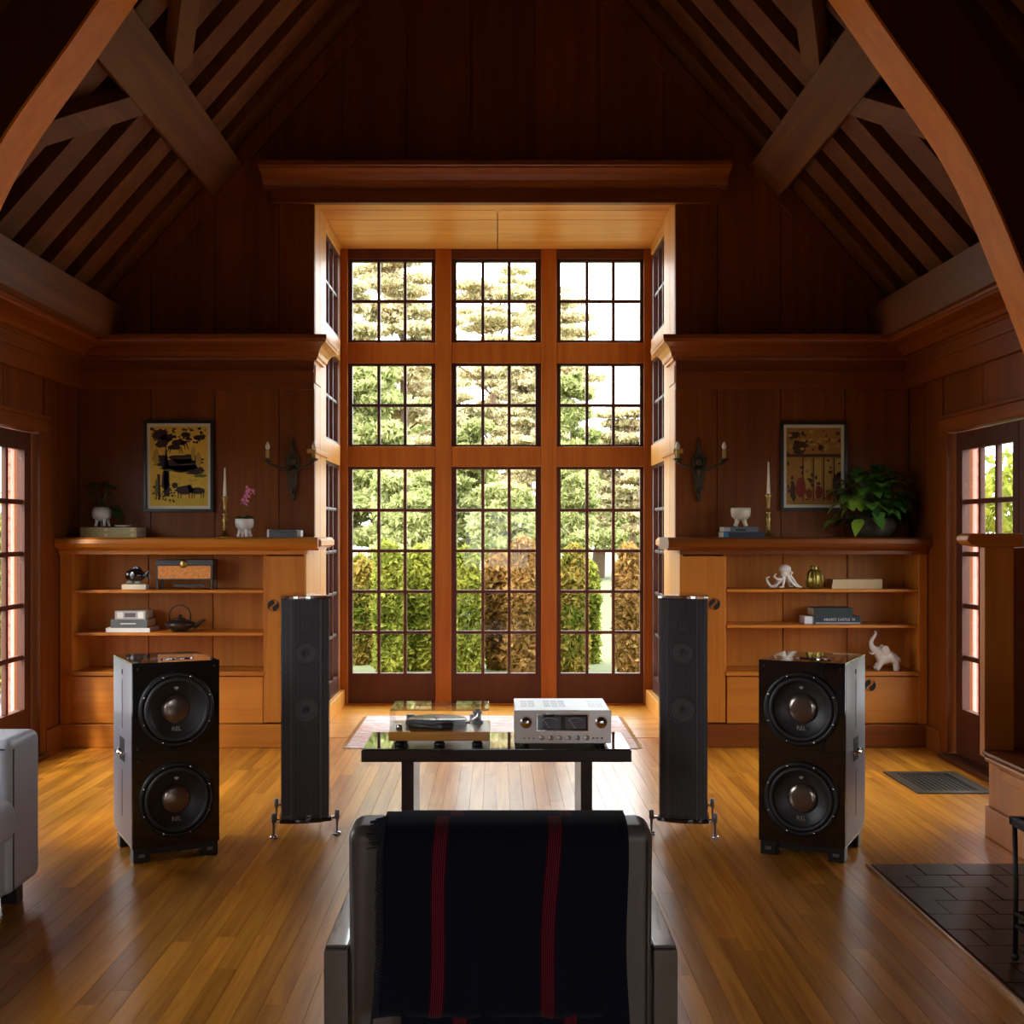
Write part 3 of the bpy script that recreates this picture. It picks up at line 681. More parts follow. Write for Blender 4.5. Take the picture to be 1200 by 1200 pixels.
# ------------------------------------------------------------------ turntable
tx = PX(514.5, 5.52); U = thing('turntable', 'turntable with amber wood plinth and clear lid on the glass table', 'turntable', (tx, 5.535, TZ))
box('plinth', (-0.227, 0.227, 0, 0.335, 0.026, 0.068), PLINTHW, U, 0.004)
for (x, y) in ((-0.18, 0.04), (0.0, 0.04), (0.17, 0.04), (-0.18, 0.29), (0.17, 0.29)):
    part('foot', MB().lathe([(0.020, 0), (0.025, 0.003), (0.025, 0.012), (0.018, 0.016), (0.018, 0.026)], 16, (x, y, 0)), BLACKSAT, U)
m = MB().lathe([(0.140, 0.0), (0.143, 0.004), (0.143, 0.020), (0.138, 0.024)], 48, (-0.02, 0.165, 0.074)); part('platter', m, BLACKSAT, U)
part('record_mat', MB().lathe([(0.137, 0), (0.137, 0.004), (0.0, 0.0042)], 48, (-0.02, 0.165, 0.098)), plain('slate_mat', (0.10, 0.13, 0.14), 0.25, coat=0.3), U)
part('spindle', MB().lathe([(0.004, 0), (0.004, 0.014), (0.0, 0.017)], 10, (-0.02, 0.165, 0.102)), CHROME, U)
ta = part('tonearm_base', MB().lathe([(0.026, 0), (0.026, 0.012), (0.017, 0.016), (0.017, 0.045), (0.022, 0.047), (0.022, 0.058), (0.0, 0.06)], 18, (0.168, 0.235, 0.068)), BLACKSAT, U)
part('tonearm', MB().tube([(0.168, 0.27, 0.118), (0.168, 0.22, 0.118), (0.165, 0.12, 0.116), (0.145, 0.05, 0.112), (0.13, 0.03, 0.108)], 0.0045, 8), CHROME, ta)
part('counterweight', MB().tube([(0.168, 0.262, 0.118), (0.168, 0.295, 0.118)], 0.016, 14), GUN, ta)
part('headshell', MB().box(0.118, 0.138, 0.018, 0.045, 0.100, 0.110), BLACKSAT, ta)
part('motor_pulley', MB().lathe([(0.014, 0), (0.014, 0.018), (0.010, 0.022), (0.0, 0.023)], 14, (-0.185, 0.07, 0.068)), CHROME, U)
hood = MB(); th = 0.003; x0, x1, y0, y1, z0, z1 = -0.222, 0.222, 0.004, 0.318, 0.069, 0.162
hood.box(x0, x1, y0, y0+th, z0, z1).box(x0, x1, y1-th, y1, z0, z1).box(x0, x0+th, y0+th, y1-th, z0, z1).box(x1-th, x1, y0+th, y1-th, z0, z1).box(x0+th, x1-th, y0+th, y1-th, z1-th, z1)
part('lid', hood, ACRYL, U, label='clear acrylic lid')
for x in (-0.15, 0.15): box('hinge', (x-0.02, x+0.02, 0.319, 0.333, 0.066, 0.098), GUN, U, 0.002)
# ------------------------------------------------------------------ amplifier
AY = 5.53; ax_ = PX(659.5, AY); A = thing('stereo_amplifier', 'silver stereo amplifier with twin dark meters on the right of the glass table', 'amplifier', (ax_, AY, TZ))
hw = 0.5*(PX(716.5, AY)-PX(602.5, AY))
box('chassis', (-hw+0.004, hw-0.004, 0.01, 0.415, 0.018, 0.162), SILVERTOP, A, 0.002)
box('front_panel', (-hw, hw, 0, 0.012, 0.016, 0.165), SILVER, A, 0.003)
for (x, y) in ((-0.17, 0.05), (0.17, 0.05), (-0.17, 0.36), (0.17, 0.36)):
    part('foot', MB().lathe([(0.018, 0), (0.020, 0.003), (0.020, 0.018)], 16, (x, y, 0)), BLACKSAT, A)
def az(py): return PZ(py, AY)-TZ
def axx(px): return PX(px, AY)-ax_
box('display_bezel', (axx(628.5), axx(690), -0.004, 0.004, az(857), az(836)), CHROME, A, 0.002)
box('display_window', (axx(629.7), axx(688.6), -0.005, 0.004, az(855.8), az(837.3)), DARKGLASS, A)
for (a, b) in ((631.5, 657), (662, 686.5)):
    mm = box('meter', (axx(a), axx(b), -0.0062, 0.0, az(854), az(840)), METER, A)
    cx = (axx(a)+axx(b))/2; zc = az(858)
    part('scale', MB().tube([(cx+0.05*math.sin(t)*0.9, -0.0066, az(852)+0.006+0.036*math.cos(t)) for t in [(-0.8+1.6*i/10) for i in range(11)]], 0.0005, 4), INKW, mm)
    part('needle', MB().tube([(cx, -0.0068, az(853.5)), (cx-0.03, -0.0068, az(842.5))], 0.0006, 4), INKW, mm)
def knobfn(name, x, z, r, l, par=A, mat=SILVER):
    k = MB(); k.M = Matrix.Translation((x, 0, z)) @ Matrix.Rotation(PI/2, 4, 'X')
    k.lathe([(r*1.12, 0), (r*1.12, 0.003), (r, 0.004), (r, l-0.002), (r*0.93, l), (0.0, l)], 28)
    return part(name, k, mat, par)
for px in (616.5, 704.5):
    kk = knobfn('knob', axx(px), az(846.5), 0.024, 0.022, mat=CHROME)
    k = MB(); k.box(axx(px)-0.001, axx(px)+0.001, -0.0235, -0.022, az(846.5)+0.006, az(846.5)+0.021); part('pointer', k, BLACKSAT, kk)
for px in (635, 645.5, 656, 666.5, 677, 688): knobfn('small_knob', axx(px), az(864.5), 0.0095, 0.014, mat=SILVER)
for px in (614.5, 620, 625.5, 695, 699.8, 705.5): knobfn('push_button', axx(px), az(865), 0.0035, 0.006, mat=GUN)
for gx in (608, 617, 636, 645, 654, 690, 699):
    gm = MB()
    for r in range(3):
        for c in range(6): gm.box(axx(gx)+0.012+c*0.005, axx(gx)+0.0145+c*0.005, 0.13+r*0.075, 0.185+r*0.075, 0.1605, 0.1627)
    part('vent_slots', gm, GUN, A, kind='stuff')
# ------------------------------------------------------------------ subwoofers
def driver(parent, z, R=0.160):
    T = Matrix.Translation((0, 0, z)) @ Matrix.Rotation(PI/2, 4, 'X')   # local z -> -y
    def mk(fn): m = MB(); m.M = T; fn(m); return m
    d = part('driver', mk(lambda m: m.ring([(R, -0.004), (R, 0.009), (R-0.006, 0.013), (R-0.017, 0.013), (R-0.022, 0.008), (R-0.022, -0.004)], 56)), BLACKSAT, parent)
    part('surround', mk(lambda m: m.ring([(R-0.020, -0.004), (R-0.022, 0.012), (R-0.027, 0.018), (R-0.034, 0.020), (R-0.041, 0.014), (R-0.044, 0.002), (R-0.044, -0.006)], 56)), RUBBER, d)
    part('cone', mk(lambda m: m.lathe([(R-0.044, 0.003), (0.10, -0.008), (0.075, -0.017), (0.060, -0.022)], 56, cap=False)), CONE, d)
    part('dust_cap', mk(lambda m: m.lathe([(0.063, -0.020), (0.062, -0.014), (0.058, -0.010), (0.040, -0.0065), (0.020, -0.0045), (0.0, -0.004)], 40)), CAPM, d, label='reflective silver-brown centre cap')
    for k in range(8):
        a = PI/8+k*PI/4; r = R-0.0105
        part('bolt', mk(lambda m: m.lathe([(0.0045, 0.012), (0.0045, 0.0155), (0.003, 0.017), (0.0, 0.017)], 8, (r*math.cos(a), r*math.sin(a), 0))), CHROME, d)
    part('emblem', mk(lambda m: m.prism([(-0.011, 0.093), (0, 0.083), (0.011, 0.093), (0, 0.098)], -0.004, 0.002, 'Z')), SILVER, d, label='small silver diamond badge')
    text_part('lettering', 'REL', 0.026, SILVER, d, (0, 0.000, z-0.083), (PI/2, 0, 0), 0.0015)
    return d
def subwoofer(label, loc, rz, s):
    T = thing('subwoofer', label, 'subwoofer', loc, rz, None); w_, d_ = 0.368, 0.44; z0, z1 = 0.060, 0.842
    # body with chamfered lower rear corner of the sides
    prof = [(0, z0), (d_-0.05, z0), (d_, z0+0.05), (d_, z1), (0, z1)]
    prof = [(0.03, z0), (d_-0.05, z0), (d_, z0+0.05), (d_, z1), (0.03, z1)]
    part('cabinet', MB().prism(prof, -w_/2, w_/2, 'X'), BLACK, T, bev=0.003, seg=2)
    bm_ = MB(); mz = (z0+z1)/2
    for (za, zc, zz) in ((z0, mz, z0+0.195), (mz, z1, z1-0.203)):       # front board with the two driver holes
        hr = 0.150; angs = sorted([2*PI*i/48 for i in range(48)]+[math.atan2(c-zz, x) % (2*PI) for c in (za, zc) for x in (-w_/2, w_/2)]); N_ = len(angs); vs = []
        for y in (0.0, 0.0302):
            for a in angs:
                ca, sa = math.cos(a), math.sin(a); t = min((w_/2)/abs(ca) if abs(ca) > 1e-9 else 9, ((zc-zz)/sa if sa > 0 else (za-zz)/sa) if abs(sa) > 1e-9 else 9)
                vs += [(hr*ca, y, zz+hr*sa), (t*ca, y, zz+t*sa)]
        fs = []
        for i in range(N_):
            k = (i+1) % N_; A0, A1, B0, B1 = 2*i, 2*i+1, 2*k, 2*k+1; o_ = 2*N_
            fs += [(A0, B0, B1, A1), (A0+o_, A1+o_, B1+o_, B0+o_), (A0, A0+o_, B0+o_, B0), (A1, B1, B1+o_, A1+o_)]
        bm_._add(vs, fs)
    part('front_baffle', bm_, BLACK, T)
    box('plinth', (-w_/2+0.03, w_/2-0.03, 0.02, d_-0.09, 0.03, z0), BLACKSAT, T)
    for (x, y) in ((-w_/2+0.005, 0.005), (w_/2-0.075, 0.005), (-w_/2+0.005, d_-0.13), (w_/2-0.075, d_-0.13)):
        ft = box('foot', (x, x+0.07, y, y+0.07, 0, z0+0.002), BLACKSAT, T, 0.004)
        box('foot_badge', (x+0.022, x+0.048, y-0.001, y+0.001, 0.022, 0.036), GUN, ft)
    for sx in (-1, 1): part('side_panel', MB().prism([(0.012, z0+0.01), (d_-0.052, z0+0.01), (d_-0.01, z0+0.052), (d_-0.01, z1-0.006), (0.012, z1-0.006)], sx*w_/2, sx*(w_/2+0.0015), 'X'), SIDE_REFL, T, label='side panel with reflected daylight painted in lavender grey')
    mid = (z0+z1)/2
    box('seam', (-w_/2-0.0006, w_/2+0.0006, -0.0006, d_, mid-0.0015, mid+0.0015), DARKHOLE, T)
    for z in (z0+0.195, z1-0.203): driver(T, z)
    for sx in (-1, 1):
        for z in (z1-0.025, mid+0.03, mid-0.025, z0+0.03):
            k = MB(); k.M = Matrix.Translation((sx*(w_/2-0.022), 0, z)) @ Matrix.Rotation(PI/2, 4, 'X'); k.lathe([(0.005, 0), (0.005, 0.0015), (0.002, 0.002), (0.002, 0.0005)], 12)
            part('grille_socket', k, BLACKSAT, T)
        x = sx*(w_/2+0.0015)
        h = part('side_handle', MB().box(x-sx*0.002, x+sx*0.001, d_/2-0.055, d_/2+0.055, mid-0.05, mid+0.05), DARKHOLE, T, bev=0.0)
        part('handle_grip', MB().tube([(x+sx*0.002, d_/2-0.06, mid-0.01), (x+sx*0.018, d_/2-0.035, mid-0.012), (x+sx*0.018, d_/2+0.035, mid-0.012), (x+sx*0.002, d_/2+0.06, mid-0.01)], 0.009, 10), CHROME, h, label='chrome handle bar')
        for (za, zc) in ((mid+0.09, z1-0.09), (z0+0.1, mid-0.09)):
            box('side_groove', (x-sx*0.001, x+sx*0.0008, d_/2-0.004, d_/2+0.004, za, zc), DARKHOLE, T)
        k = MB(); k.M = Matrix.Translation((x, d_/2, z1-0.055)) @ Matrix.Rotation(sx*PI/2, 4, 'Y'); k.lathe([(0.012, -0.001), (0.012, 0.001), (0.0, 0.0012)], 16); part('side_plug', k, DARKHOLE, T)
    # chrome script badge on the top
    k = MB(); zt = z1+0.002
    k.tube([(-0.045, 0.10, zt), (-0.03, 0.14, zt), (-0.015, 0.11, zt), (0.0, 0.135, zt), (0.012, 0.11, zt), (0.03, 0.13, zt), (0.045, 0.115, zt), (0.10, 0.12, zt)], 0.003, 6)
    k.box(-0.07, 0.11, 0.155, 0.160, z1, zt)
    part('top_script', k, CHROME, T, label='chrome script badge')
    return T
th_ = math.radians(27)
def face_center(px_near, Y_near, s):    # near outer corner -> centre of front face
    X = PX(px_near, Y_near); return (X - s*0.184*math.cos(th_), Y_near+0.184*math.sin(th_), 0)
subwoofer('black piano gloss twin driver subwoofer left, in front of the left bookcase', face_center(155, 5.19, -1), th_, -1)
subwoofer('black piano gloss twin driver subwoofer right, between the right tower and the floor vent', face_center(990.5, 5.20, 1), -th_, 1)
# ------------------------------------------------------------------ tower loudspeakers
def tower(label, px, Y, rz):
    T = thing('tower_speaker', label, 'loudspeaker', (PX(px, Y), Y, 0), rz, None)
    zb_, zt_ = 0.065, 1.100
    W2 = 0.112
    def plan(w_, bow, d): 
        pts = []
        for i in range(13):
            u = -1+2*i/12; pts.append((w_*u, -bow*(1-u*u)))
        for i in range(1, 8):
            v = i/8; pts.append((w_*(1-0.55*v**1.6), d*v))
        pts.append((w_*0.35, d)); pts.append((-w_*0.35, d))
        for i in range(7, 0, -1):
            v = i/8; pts.append((-w_*(1-0.55*v**1.6), d*v))
        return pts
    part('cabinet', MB().prism([(x, y+0.030) for x, y in plan(W2-0.002, 0.012, 0.35)], zb_+0.02, zt_-0.01, 'Z', sm=False), BLACK, T, bev=0.002)
    part('top_plate', MB().prism([(x, y+0.01) for x, y in plan(W2+0.003, 0.020, 0.375)], zt_-0.010, zt_, 'Z'), CHROME, T, label='polished metal top plate')
    part('glass_inset', MB().prism([(x*0.9, y*0.9+0.03) for x, y in plan(W2, 0.02, 0.36)], zt_, zt_+0.0015, 'Z'), DARKGLASS, T)
    part('base_plate', MB().prism([(x, y+0.005) for x, y in plan(W2+0.006, 0.026, 0.385)], zb_, zb_+0.018, 'Z'), BLACK, T, bev=0.002)
    bf = part('baffle', MB().prism([(x*0.98, y+0.024) for x, y in plan(W2-0.004, 0.010, 0.02)[:13]]+[(W2-0.004, 0.035), (-W2+0.004, 0.035)], zb_+0.03, zt_-0.02, 'Z'), GRILLEBK, T)
    def ddisc(z, R, cap):
        M4 = Matrix.Translation((0, -0.005, z)) @ Matrix.Rotation(PI/2, 4, 'X')
        m = MB(); m.M = M4; m.ring([(R, -0.006), (R, 0.004), (R-0.006, 0.006), (R-0.008, 0.0), (R-0.008, -0.006)], 40); d = part('driver', m, BLACKSAT, T)
        m = MB(); m.M = M4; m.ring([(R-0.008, 0), (R-0.012, 0.005), (R-0.018, 0.004), (R-0.020, -0.004), (R-0.012, -0.006)], 40); part('surround', m, RUBBER, d)
        m = MB(); m.M = M4; m.lathe([(R-0.018, 0.001), (R*0.5, -0.007), (cap, -0.011)], 40, cap=False); part('cone', m, SPEAKC, d)
        m = MB(); m.M = M4; m.lathe([(cap+0.002, -0.012), (cap, -0.004), (cap*0.6, 0.003), (0, 0.005)], 24); part('dust_cap', m, BLACKSAT, d)
        m = MB(); m.M = M4; m.lathe([(0.004, 0.004), (0.003, 0.008), (0, 0.009)], 10); part('phase_tip', m, CHROME, d)
    ddisc(PZ(734.5, Y), 0.040, 0.012); ddisc(PZ(765.5, Y), 0.064, 0.018); ddisc(PZ(832, Y), 0.072, 0.016)
    m = MB(); N = 46
    for i in range(N):
        u = -1+2*i/(N-1); x = (W2-0.004)*u; y = -0.014*(1-u*u)-0.002
        m.box(x-0.0010, x+0.0010, y-0.0010, y+0.0010, zb_+0.02, zt_-0.012)
    part('grille_strings', m, STRING, T, kind='stuff')
    for u in (-0.62, 0.62):
        x = (W2-0.004)*u; y = -0.014*(1-u*u)-0.003; box('grille_rib', (x-0.003, x+0.003, y-0.002, y+0.004, zb_+0.018, zt_-0.012), STRING, T)
    for (x, y) in ((-0.145, 0.015), (0.145, 0.015), (-0.105, 0.33), (0.105, 0.33)):
        ft = part('outrigger', MB().tube([(x*0.6, y+0.01, zb_+0.01), (x, y, zb_+0.012)], 0.008, 8), CHROME, T)
        part('spike', MB().lathe([(0.0, 0.008), (0.004, 0.010), (0.006, 0.05), (0.006, 0.07), (0.011, 0.072), (0.011, 0.108), (0.008, 0.112), (0.0, 0.113)], 14, (x, y, 0)), GUN, ft)
        part('spike_cup', MB().lathe([(0.017, 0), (0.018, 0.006), (0.014, 0.012), (0.004, 0.014), (0.0, 0.012)], 16, (x, y, 0)), CHROME, ft)
    return T
tower('slim black stringed tower loudspeaker left of the glass table', 358.5, 5.66, math.radians(15))
tower('slim black stringed tower loudspeaker right of the glass table', 800, 5.66, -math.radians(15))
# ------------------------------------------------------------------ foreground armchair with throw
CH = thing('lounge_armchair', 'taupe leather lounge armchair seen from behind in the centre foreground', 'armchair', (0.006, 2.52, 0))
bk = MB(); bk.M = Matrix.Rotation(math.radians(3), 4, 'X'); bk.box(-0.305, 0.309, 0.0, 0.12, 0.22, 0.805)
part('backrest', bk, LEATHC, CH, bev=0.028, seg=4)
for x in (-0.295, 0.299):
    pp = MB(); pp.M = bk.M; pp.tube([(x, -0.001, 0.25), (x, -0.001, 0.78)], 0.003, 6); part('piping', pp, LEATHC, CH)
box('seat', (-0.30, 0.305, 0.10, 0.66, 0.24, 0.42), LEATHC, CH, 0.03, seg=3)
for s in (-1, 1):
    xa = -0.357 if s < 0 else 0.312; xb = xa+0.05
    fr = part('arm_frame', MB().prism([(-0.01, 0.0), (-0.01, 0.55), (0.66, 0.55), (0.66, 0.0), (0.63, 0.0), (0.63, 0.515), (0.04, 0.515), (0.04, 0.0)], xa, xb, 'X'), ARMM, CH, bev=0.004)
    box('arm_pad', (xa+0.002, xb-0.002, 0.0, 0.65, 0.55, 0.556), ARMM, CH, 0.002)
box('cross_rail', (-0.31, 0.315, 0.02, 0.06, 0.16, 0.24), ARMM, CH, 0.003)
# throw blanket
def blanketmat():
    m, n, l, b = newmat('navy_wool'); b.inputs['Roughness'].default_value = 0.95; b.inputs['Sheen Weight'].default_value = 0.04; b.inputs['Sheen Roughness'].default_value = 0.5
    b.inputs['Specular IOR Level'].default_value = 0.1
    uv = n.new('ShaderNodeUVMap'); sp = n.new('ShaderNodeSeparateXYZ'); l.new(uv.outputs[0], sp.inputs[0])
    def mth(op, a, bb, c=None):
        k = n.new('ShaderNodeMath'); k.operation = op
        for i, v in enumerate((a, bb, c)):
            if v is None: continue
            if isinstance(v, (int, float)): k.inputs[i].default_value = v
            else: l.new(v, k.inputs[i])
        return k.outputs[0]
    tot = None
    for c0 in (0.246, 0.255, 0.264, 0.273, 0.282, 0.291, ):
        d = mth('COMPARE', sp.outputs[0], c0-0.018, 0.0019); tot = d if tot is None else mth('MAXIMUM', tot, d)
    for c0 in (0.728, 0.737, 0.746, 0.755, 0.764, 0.773):
        tot = mth('MAXIMUM', tot, mth('COMPARE', sp.outputs[0], c0-0.018, 0.0019))
    band = mth('MAXIMUM', mth('COMPARE', sp.outputs[0], 0.2505, 0.034), mth('COMPARE', sp.outputs[0], 0.7325, 0.034))
    nz = n.new('ShaderNodeTexNoise'); nz.inputs['Scale'].default_value = 400; 
    mx = n.new('ShaderNodeMix'); mx.data_type = 'RGBA'; mx.inputs[6].default_value = (0.006, 0.007, 0.016, 1); mx.inputs[7].default_value = (0.030, 0.004, 0.010, 1); l.new(band, mx.inputs[0])
    m2 = n.new('ShaderNodeMix'); m2.data_type = 'RGBA'; l.new(mx.outputs[2], m2.inputs[6]); m2.inputs[7].default_value = (0.17, 0.014, 0.024, 1); l.new(tot, m2.inputs[0])
    l.new(m2.outputs[2], b.inputs['Base Color'])
    bp = n.new('ShaderNodeBump'); bp.inputs['Strength'].default_value = 0.3; bp.inputs['Distance'].default_value = 0.002; l.new(nz.outputs[0], bp.inputs['Height']); l.new(bp.outputs[0], b.inputs['Normal'])
    return m
BLK = blanketmat()
def throw_sheet(name, x0, x1, z_end, yoff, parent, shift):
    # path over the back: front (far) side, over the top, down the camera side
    path = [(0.150, 0.52), (0.148, 0.60), (0.146, 0.70), (0.140, 0.775), (0.125, 0.805), (0.10, 0.814), (0.06, 0.815), (0.02, 0.812), (-0.008, 0.80), (-0.020, 0.775)]
    z = 0.74
    while z > z_end: path.append((-0.026+0.002*math.sin(z*9), z)); z -= 0.035
    path.append((-0.024, z_end))
    nu = 40; vs = []; fs = []; uvs = []
    for j, (y, zz) in enumerate(path):
        for i in range(nu+1):
            u = i/nu; dn = max(0, 0.8-zz)
            x = x0+(x1-x0)*u - shift*dn*0.045 + 0.004*math.sin(zz*14+u*3)
            w_ = 0.007*math.sin(u*17+1.3)*min(1, dn*3)+0.004*math.sin(u*31+zz*6)*min(1, dn*4)
            side = -1 if y < 0.05 else 1
            ty = math.radians(3); yy = y+yoff+side*0 - abs(w_)*(1 if side < 0 else -1); 
            Y = yy*math.cos(ty)-zz*math.sin(ty)*1; Z = yy*math.sin(ty)+zz*math.cos(ty)
            vs.append((x, Y, Z)); uvs.append((u, j/len(path)))
    for j in range(len(path)-1):
        for i in range(nu): k = j*(nu+1)+i; fs.append((k, k+1, k+nu+2, k+nu+1))
    me = bpy.data.meshes.new(name); me.from_pydata(vs, [], fs); ul = me.uv_layers.new(name='UVMap')
    for lp in me.loops: ul.data[lp.index].uv = uvs[lp.vertex_index]
    me.polygons.foreach_set('use_smooth', [True]*len(fs)); me.materials.append(BLK)
    o = bpy.data.objects.new(name, me); C.objects.link(o); o.parent = parent
    s = o.modifiers.new('thick', 'SOLIDIFY'); s.thickness = 0.006; s.offset = 1
    return o, path, vs, nu
TH = thing('throw_blanket', 'navy wool throw with red stripes and dark fringe draped over the leather armchair', 'blanket', (0.006, 2.52, 0))
xl, xr_ = PX(452, 2.49)-0.006, PX(720, 2.49)-0.006
throw_sheet('fold', xl+0.03, xr_+0.022, 0.22, 0.0, TH, -0.3)
o, path, vs, nu = throw_sheet('cloth', xl, xr_, 0.435, -0.009, TH, 1)
m = MB()
for j in range(6, len(path)-1):
    for t in range(5):
        a = Vector(vs[j*(nu+1)]); b = Vector(vs[(j+1)*(nu+1)]); p = a.lerp(b, t/5)
        L = random.uniform(0.016, 0.030); q = p+Vector((-L*0.35, -0.006+random.uniform(-.004, .004), -L)); r_ = p+Vector((-0.007, -0.002, -0.004))
        if j < 9: q = p+Vector((-L*1.1, -0.006, -L*0.25))
        m.tube([p+Vector((0.004, -0.002, 0)), r_, q], [0.0028, 0.0026, 0.0015], 5)
part('fringe', m, plain('navy_fringe', (0.012, 0.013, 0.02), 0.95), TH, kind='stuff')
# ------------------------------------------------------------------ sofa on the left
SO = thing('leather_sofa', 'pale grey leather sofa arm at the left edge before the glass door', 'sofa', (-1.75, 4.45, 0))
box('arm', (-0.95, 0.0, 0.0, 0.30, 0.08, 0.645), LEATH, SO, 0.035, seg=5)
box('base', (-0.93, -0.02, -2.0, 0.02, 0.08, 0.30), LEATH, SO, 0.02, seg=3)
box('seat_cushion', (-0.80, 0.035, -0.95, -0.006, 0.29, 0.445), LEATH, SO, 0.05, seg=6)
box('backrest', (-0.95, -0.70, -2.0, 0.0, 0.30, 0.80), LEATH, SO, 0.04, seg=4)
for (x, y) in ((-0.08, 0.22), (-0.88, 0.22), (-0.08, -1.9), (-0.88, -1.9)): box('leg', (x-0.03, x+0.03, y-0.03, y+0.03, 0, 0.085), BLACKSAT, SO)
part('piping', MB().tube([(-0.9, 0.0, 0.612), (-0.02, 0.0, 0.612)], 0.003, 6), SEAM, SO); part('piping', MB().tube([(0.001, 0.03, 0.10), (0.001, 0.03, 0.61)], 0.0025, 6), SEAM, SO)
# ------------------------------------------------------------------ iron side table, right edge
IT = thing('iron_side_table', 'black wrought iron side table with glass top, right edge on the hearth', 'side table', (1.66, 3.61, 0.010))
m = MB(); m.box(0, 0.5, 0, 0.02, 0.44, 0.466).box(0, 0.02, 0, 0.4, 0.44, 0.466).box(0.48, 0.5, 0, 0.4, 0.44, 0.466).box(0, 0.5, 0.38, 0.4, 0.44, 0.466)
part('top_frame', m, IRON, IT, bev=0.002)
box('top', (0.02, 0.48, 0.02, 0.38, 0.452, 0.462), DARKGLASS, IT)
for (x, y) in ((0.014, 0.012), (0.486, 0.012), (0.014, 0.388), (0.486, 0.388)):
    part('leg', MB().tube([(x, y, 0.44), (x+0.004, y, 0.24), (x+0.002, y, 0.012)], 0.0085, 8).ball((x+0.002, y, 0.014), 0.013, 10, 7), IRON, IT)
for z in (0.155, 0.115):
    m = MB(); m.tube([(0.016, 0.012, z), (0.484, 0.012, z)], 0.006, 6).tube([(0.016, 0.388, z), (0.484, 0.388, z)], 0.006, 6).tube([(0.016, 0.012, z), (0.016, 0.388, z)], 0.006, 6).tube([(0.484, 0.012, z), (0.484, 0.388, z)], 0.006, 6)
    part('stretcher', m, IRON, IT)
# ------------------------------------------------------------------ wall sconces
def sconce(label, px, Y=WY-0.005):
    T = thing('wall_sconce', label, 'sconce', (PX(px, Y), Y, 0)); Z = lambda py: PZ(py, Y)
    prof = [(0, 513), (0.012, 519), (0.006, 523), (0.020, 529), (0.030, 533), (0.048, 537), (0.045, 543), (0.046, 550), (0.034, 556), (0.036, 562), (0.026, 568), (0.030, 573), (0.014, 578), (0.016, 583), (0.0, 588)]
    pts = [(x, Z(py)) for x, py in prof]+[(-x, Z(py)) for x, py in prof[::-1][1:-1]]
    part('backplate', MB().prism(pts, -0.028, 0.0, 'Y'), BRONZE, T, bev=0.005)
    part('boss', MB().ball((0, -0.04, Z(541)), (0.026, 0.022, 0.032)).ball((0, -0.034, Z(553)), (0.018, 0.018, 0.04)).ball((0, -0.034, Z(575)), (0.012, 0.014, 0.022)), BRONZE, T)
    for s in (-1, 1):
        xe = s*0.155 if True else 0
        arm = part('arm', MB().tube([(s*0.015, -0.04, Z(548)), (s*0.05, -0.08, Z(551)), (s*0.09, -0.10, Z(548)), (s*0.13, -0.10, Z(545)), (xe, -0.10, Z(542))], [0.012, 0.010, 0.008, 0.008, 0.010], 8), BRONZE, T)
        part('drip_pan', MB().lathe([(0.006, -0.012), (0.020, -0.006), (0.032, 0.006), (0.030, 0.010), (0.010, 0.006)], 18, (xe, -0.10, Z(540))), BRONZE, arm)
        part('candle_sleeve', MB().lathe([(0.013, 0.0), (0.013, 0.062), (0.006, 0.066)], 14, (xe, -0.10, Z(539.5))), SLEEVE, arm, label='yellow candle sleeve')
        part('bulb', MB().lathe([(0.006, 0), (0.015, 0.012), (0.017, 0.024), (0.011, 0.042), (0.003, 0.056), (0.0, 0.058)], 16, (xe, -0.10, Z(539.5)+0.064)), BULB, arm, label='unlit flame bulb')
    return T
sconce('aged bronze two arm wall sconce left of the window bay', 343.5)
sconce('aged bronze two arm wall sconce right of the window bay', 818.5)
# ------------------------------------------------------------------ framed prints
def flat(col, rough=0.8):
    key = 'ink_%d_%d_%d' % tuple(int(c*255) for c in col)
    return MATS.get(key) or plain(key, col, rough)
def blob(seed, cx, cz, rx, rz, n=18, j=0.25):
    rr = random.Random(seed); return [(cx+rx*math.cos(2*PI*i/n)*(1+rr.uniform(-j, j)), cz+rz*math.sin(2*PI*i/n)*(1+rr.uniform(-j, j))) for i in range(n)]
def frame(label, px0, px1, py0, py1, mk):
    Y = WY-0.006; x0, x1, z0, z1 = PX(px0, Y), PX(px1, Y), PZ(py1, Y), PZ(py0, Y); cx = (x0+x1)/2; cz = (z0+z1)/2
    T = thing('framed_print', label, 'picture', (cx, Y, cz)); w_, h_ = (x1-x0)/2, (z1-z0)/2; f = 0.020
    m = MB().box(-w_, w_, -0.03, 0, h_-f, h_).box(-w_, w_, -0.03, 0, -h_, -h_+f).box(-w_, -w_+f, -0.03, 0, -h_+f, h_-f).box(w_-f, w_, -0.03, 0, -h_+f, h_-f)
    part('frame', m, FRAMEB, T, bev=0.002)
    box('mount', (-w_+f, w_-f, -0.012, 0, -h_+f, h_-f), MATW, T)
    p = f+0.021; mk(T, -w_+p, w_-p, -h_+p, h_-p)
    return T
def layer(T, polys, col, d, name='ink'):
    m = MB()
    for pts in polys: m.prism(pts, -0.012-0.0004*d, -0.0118, 'Y')
    return part(name, m, flat(col), T, kind='stuff')
def clipp(pts, x0, x1, z0, z1): return [(min(max(x, x0), x1), min(max(z, z0), z1)) for x, z in pts]
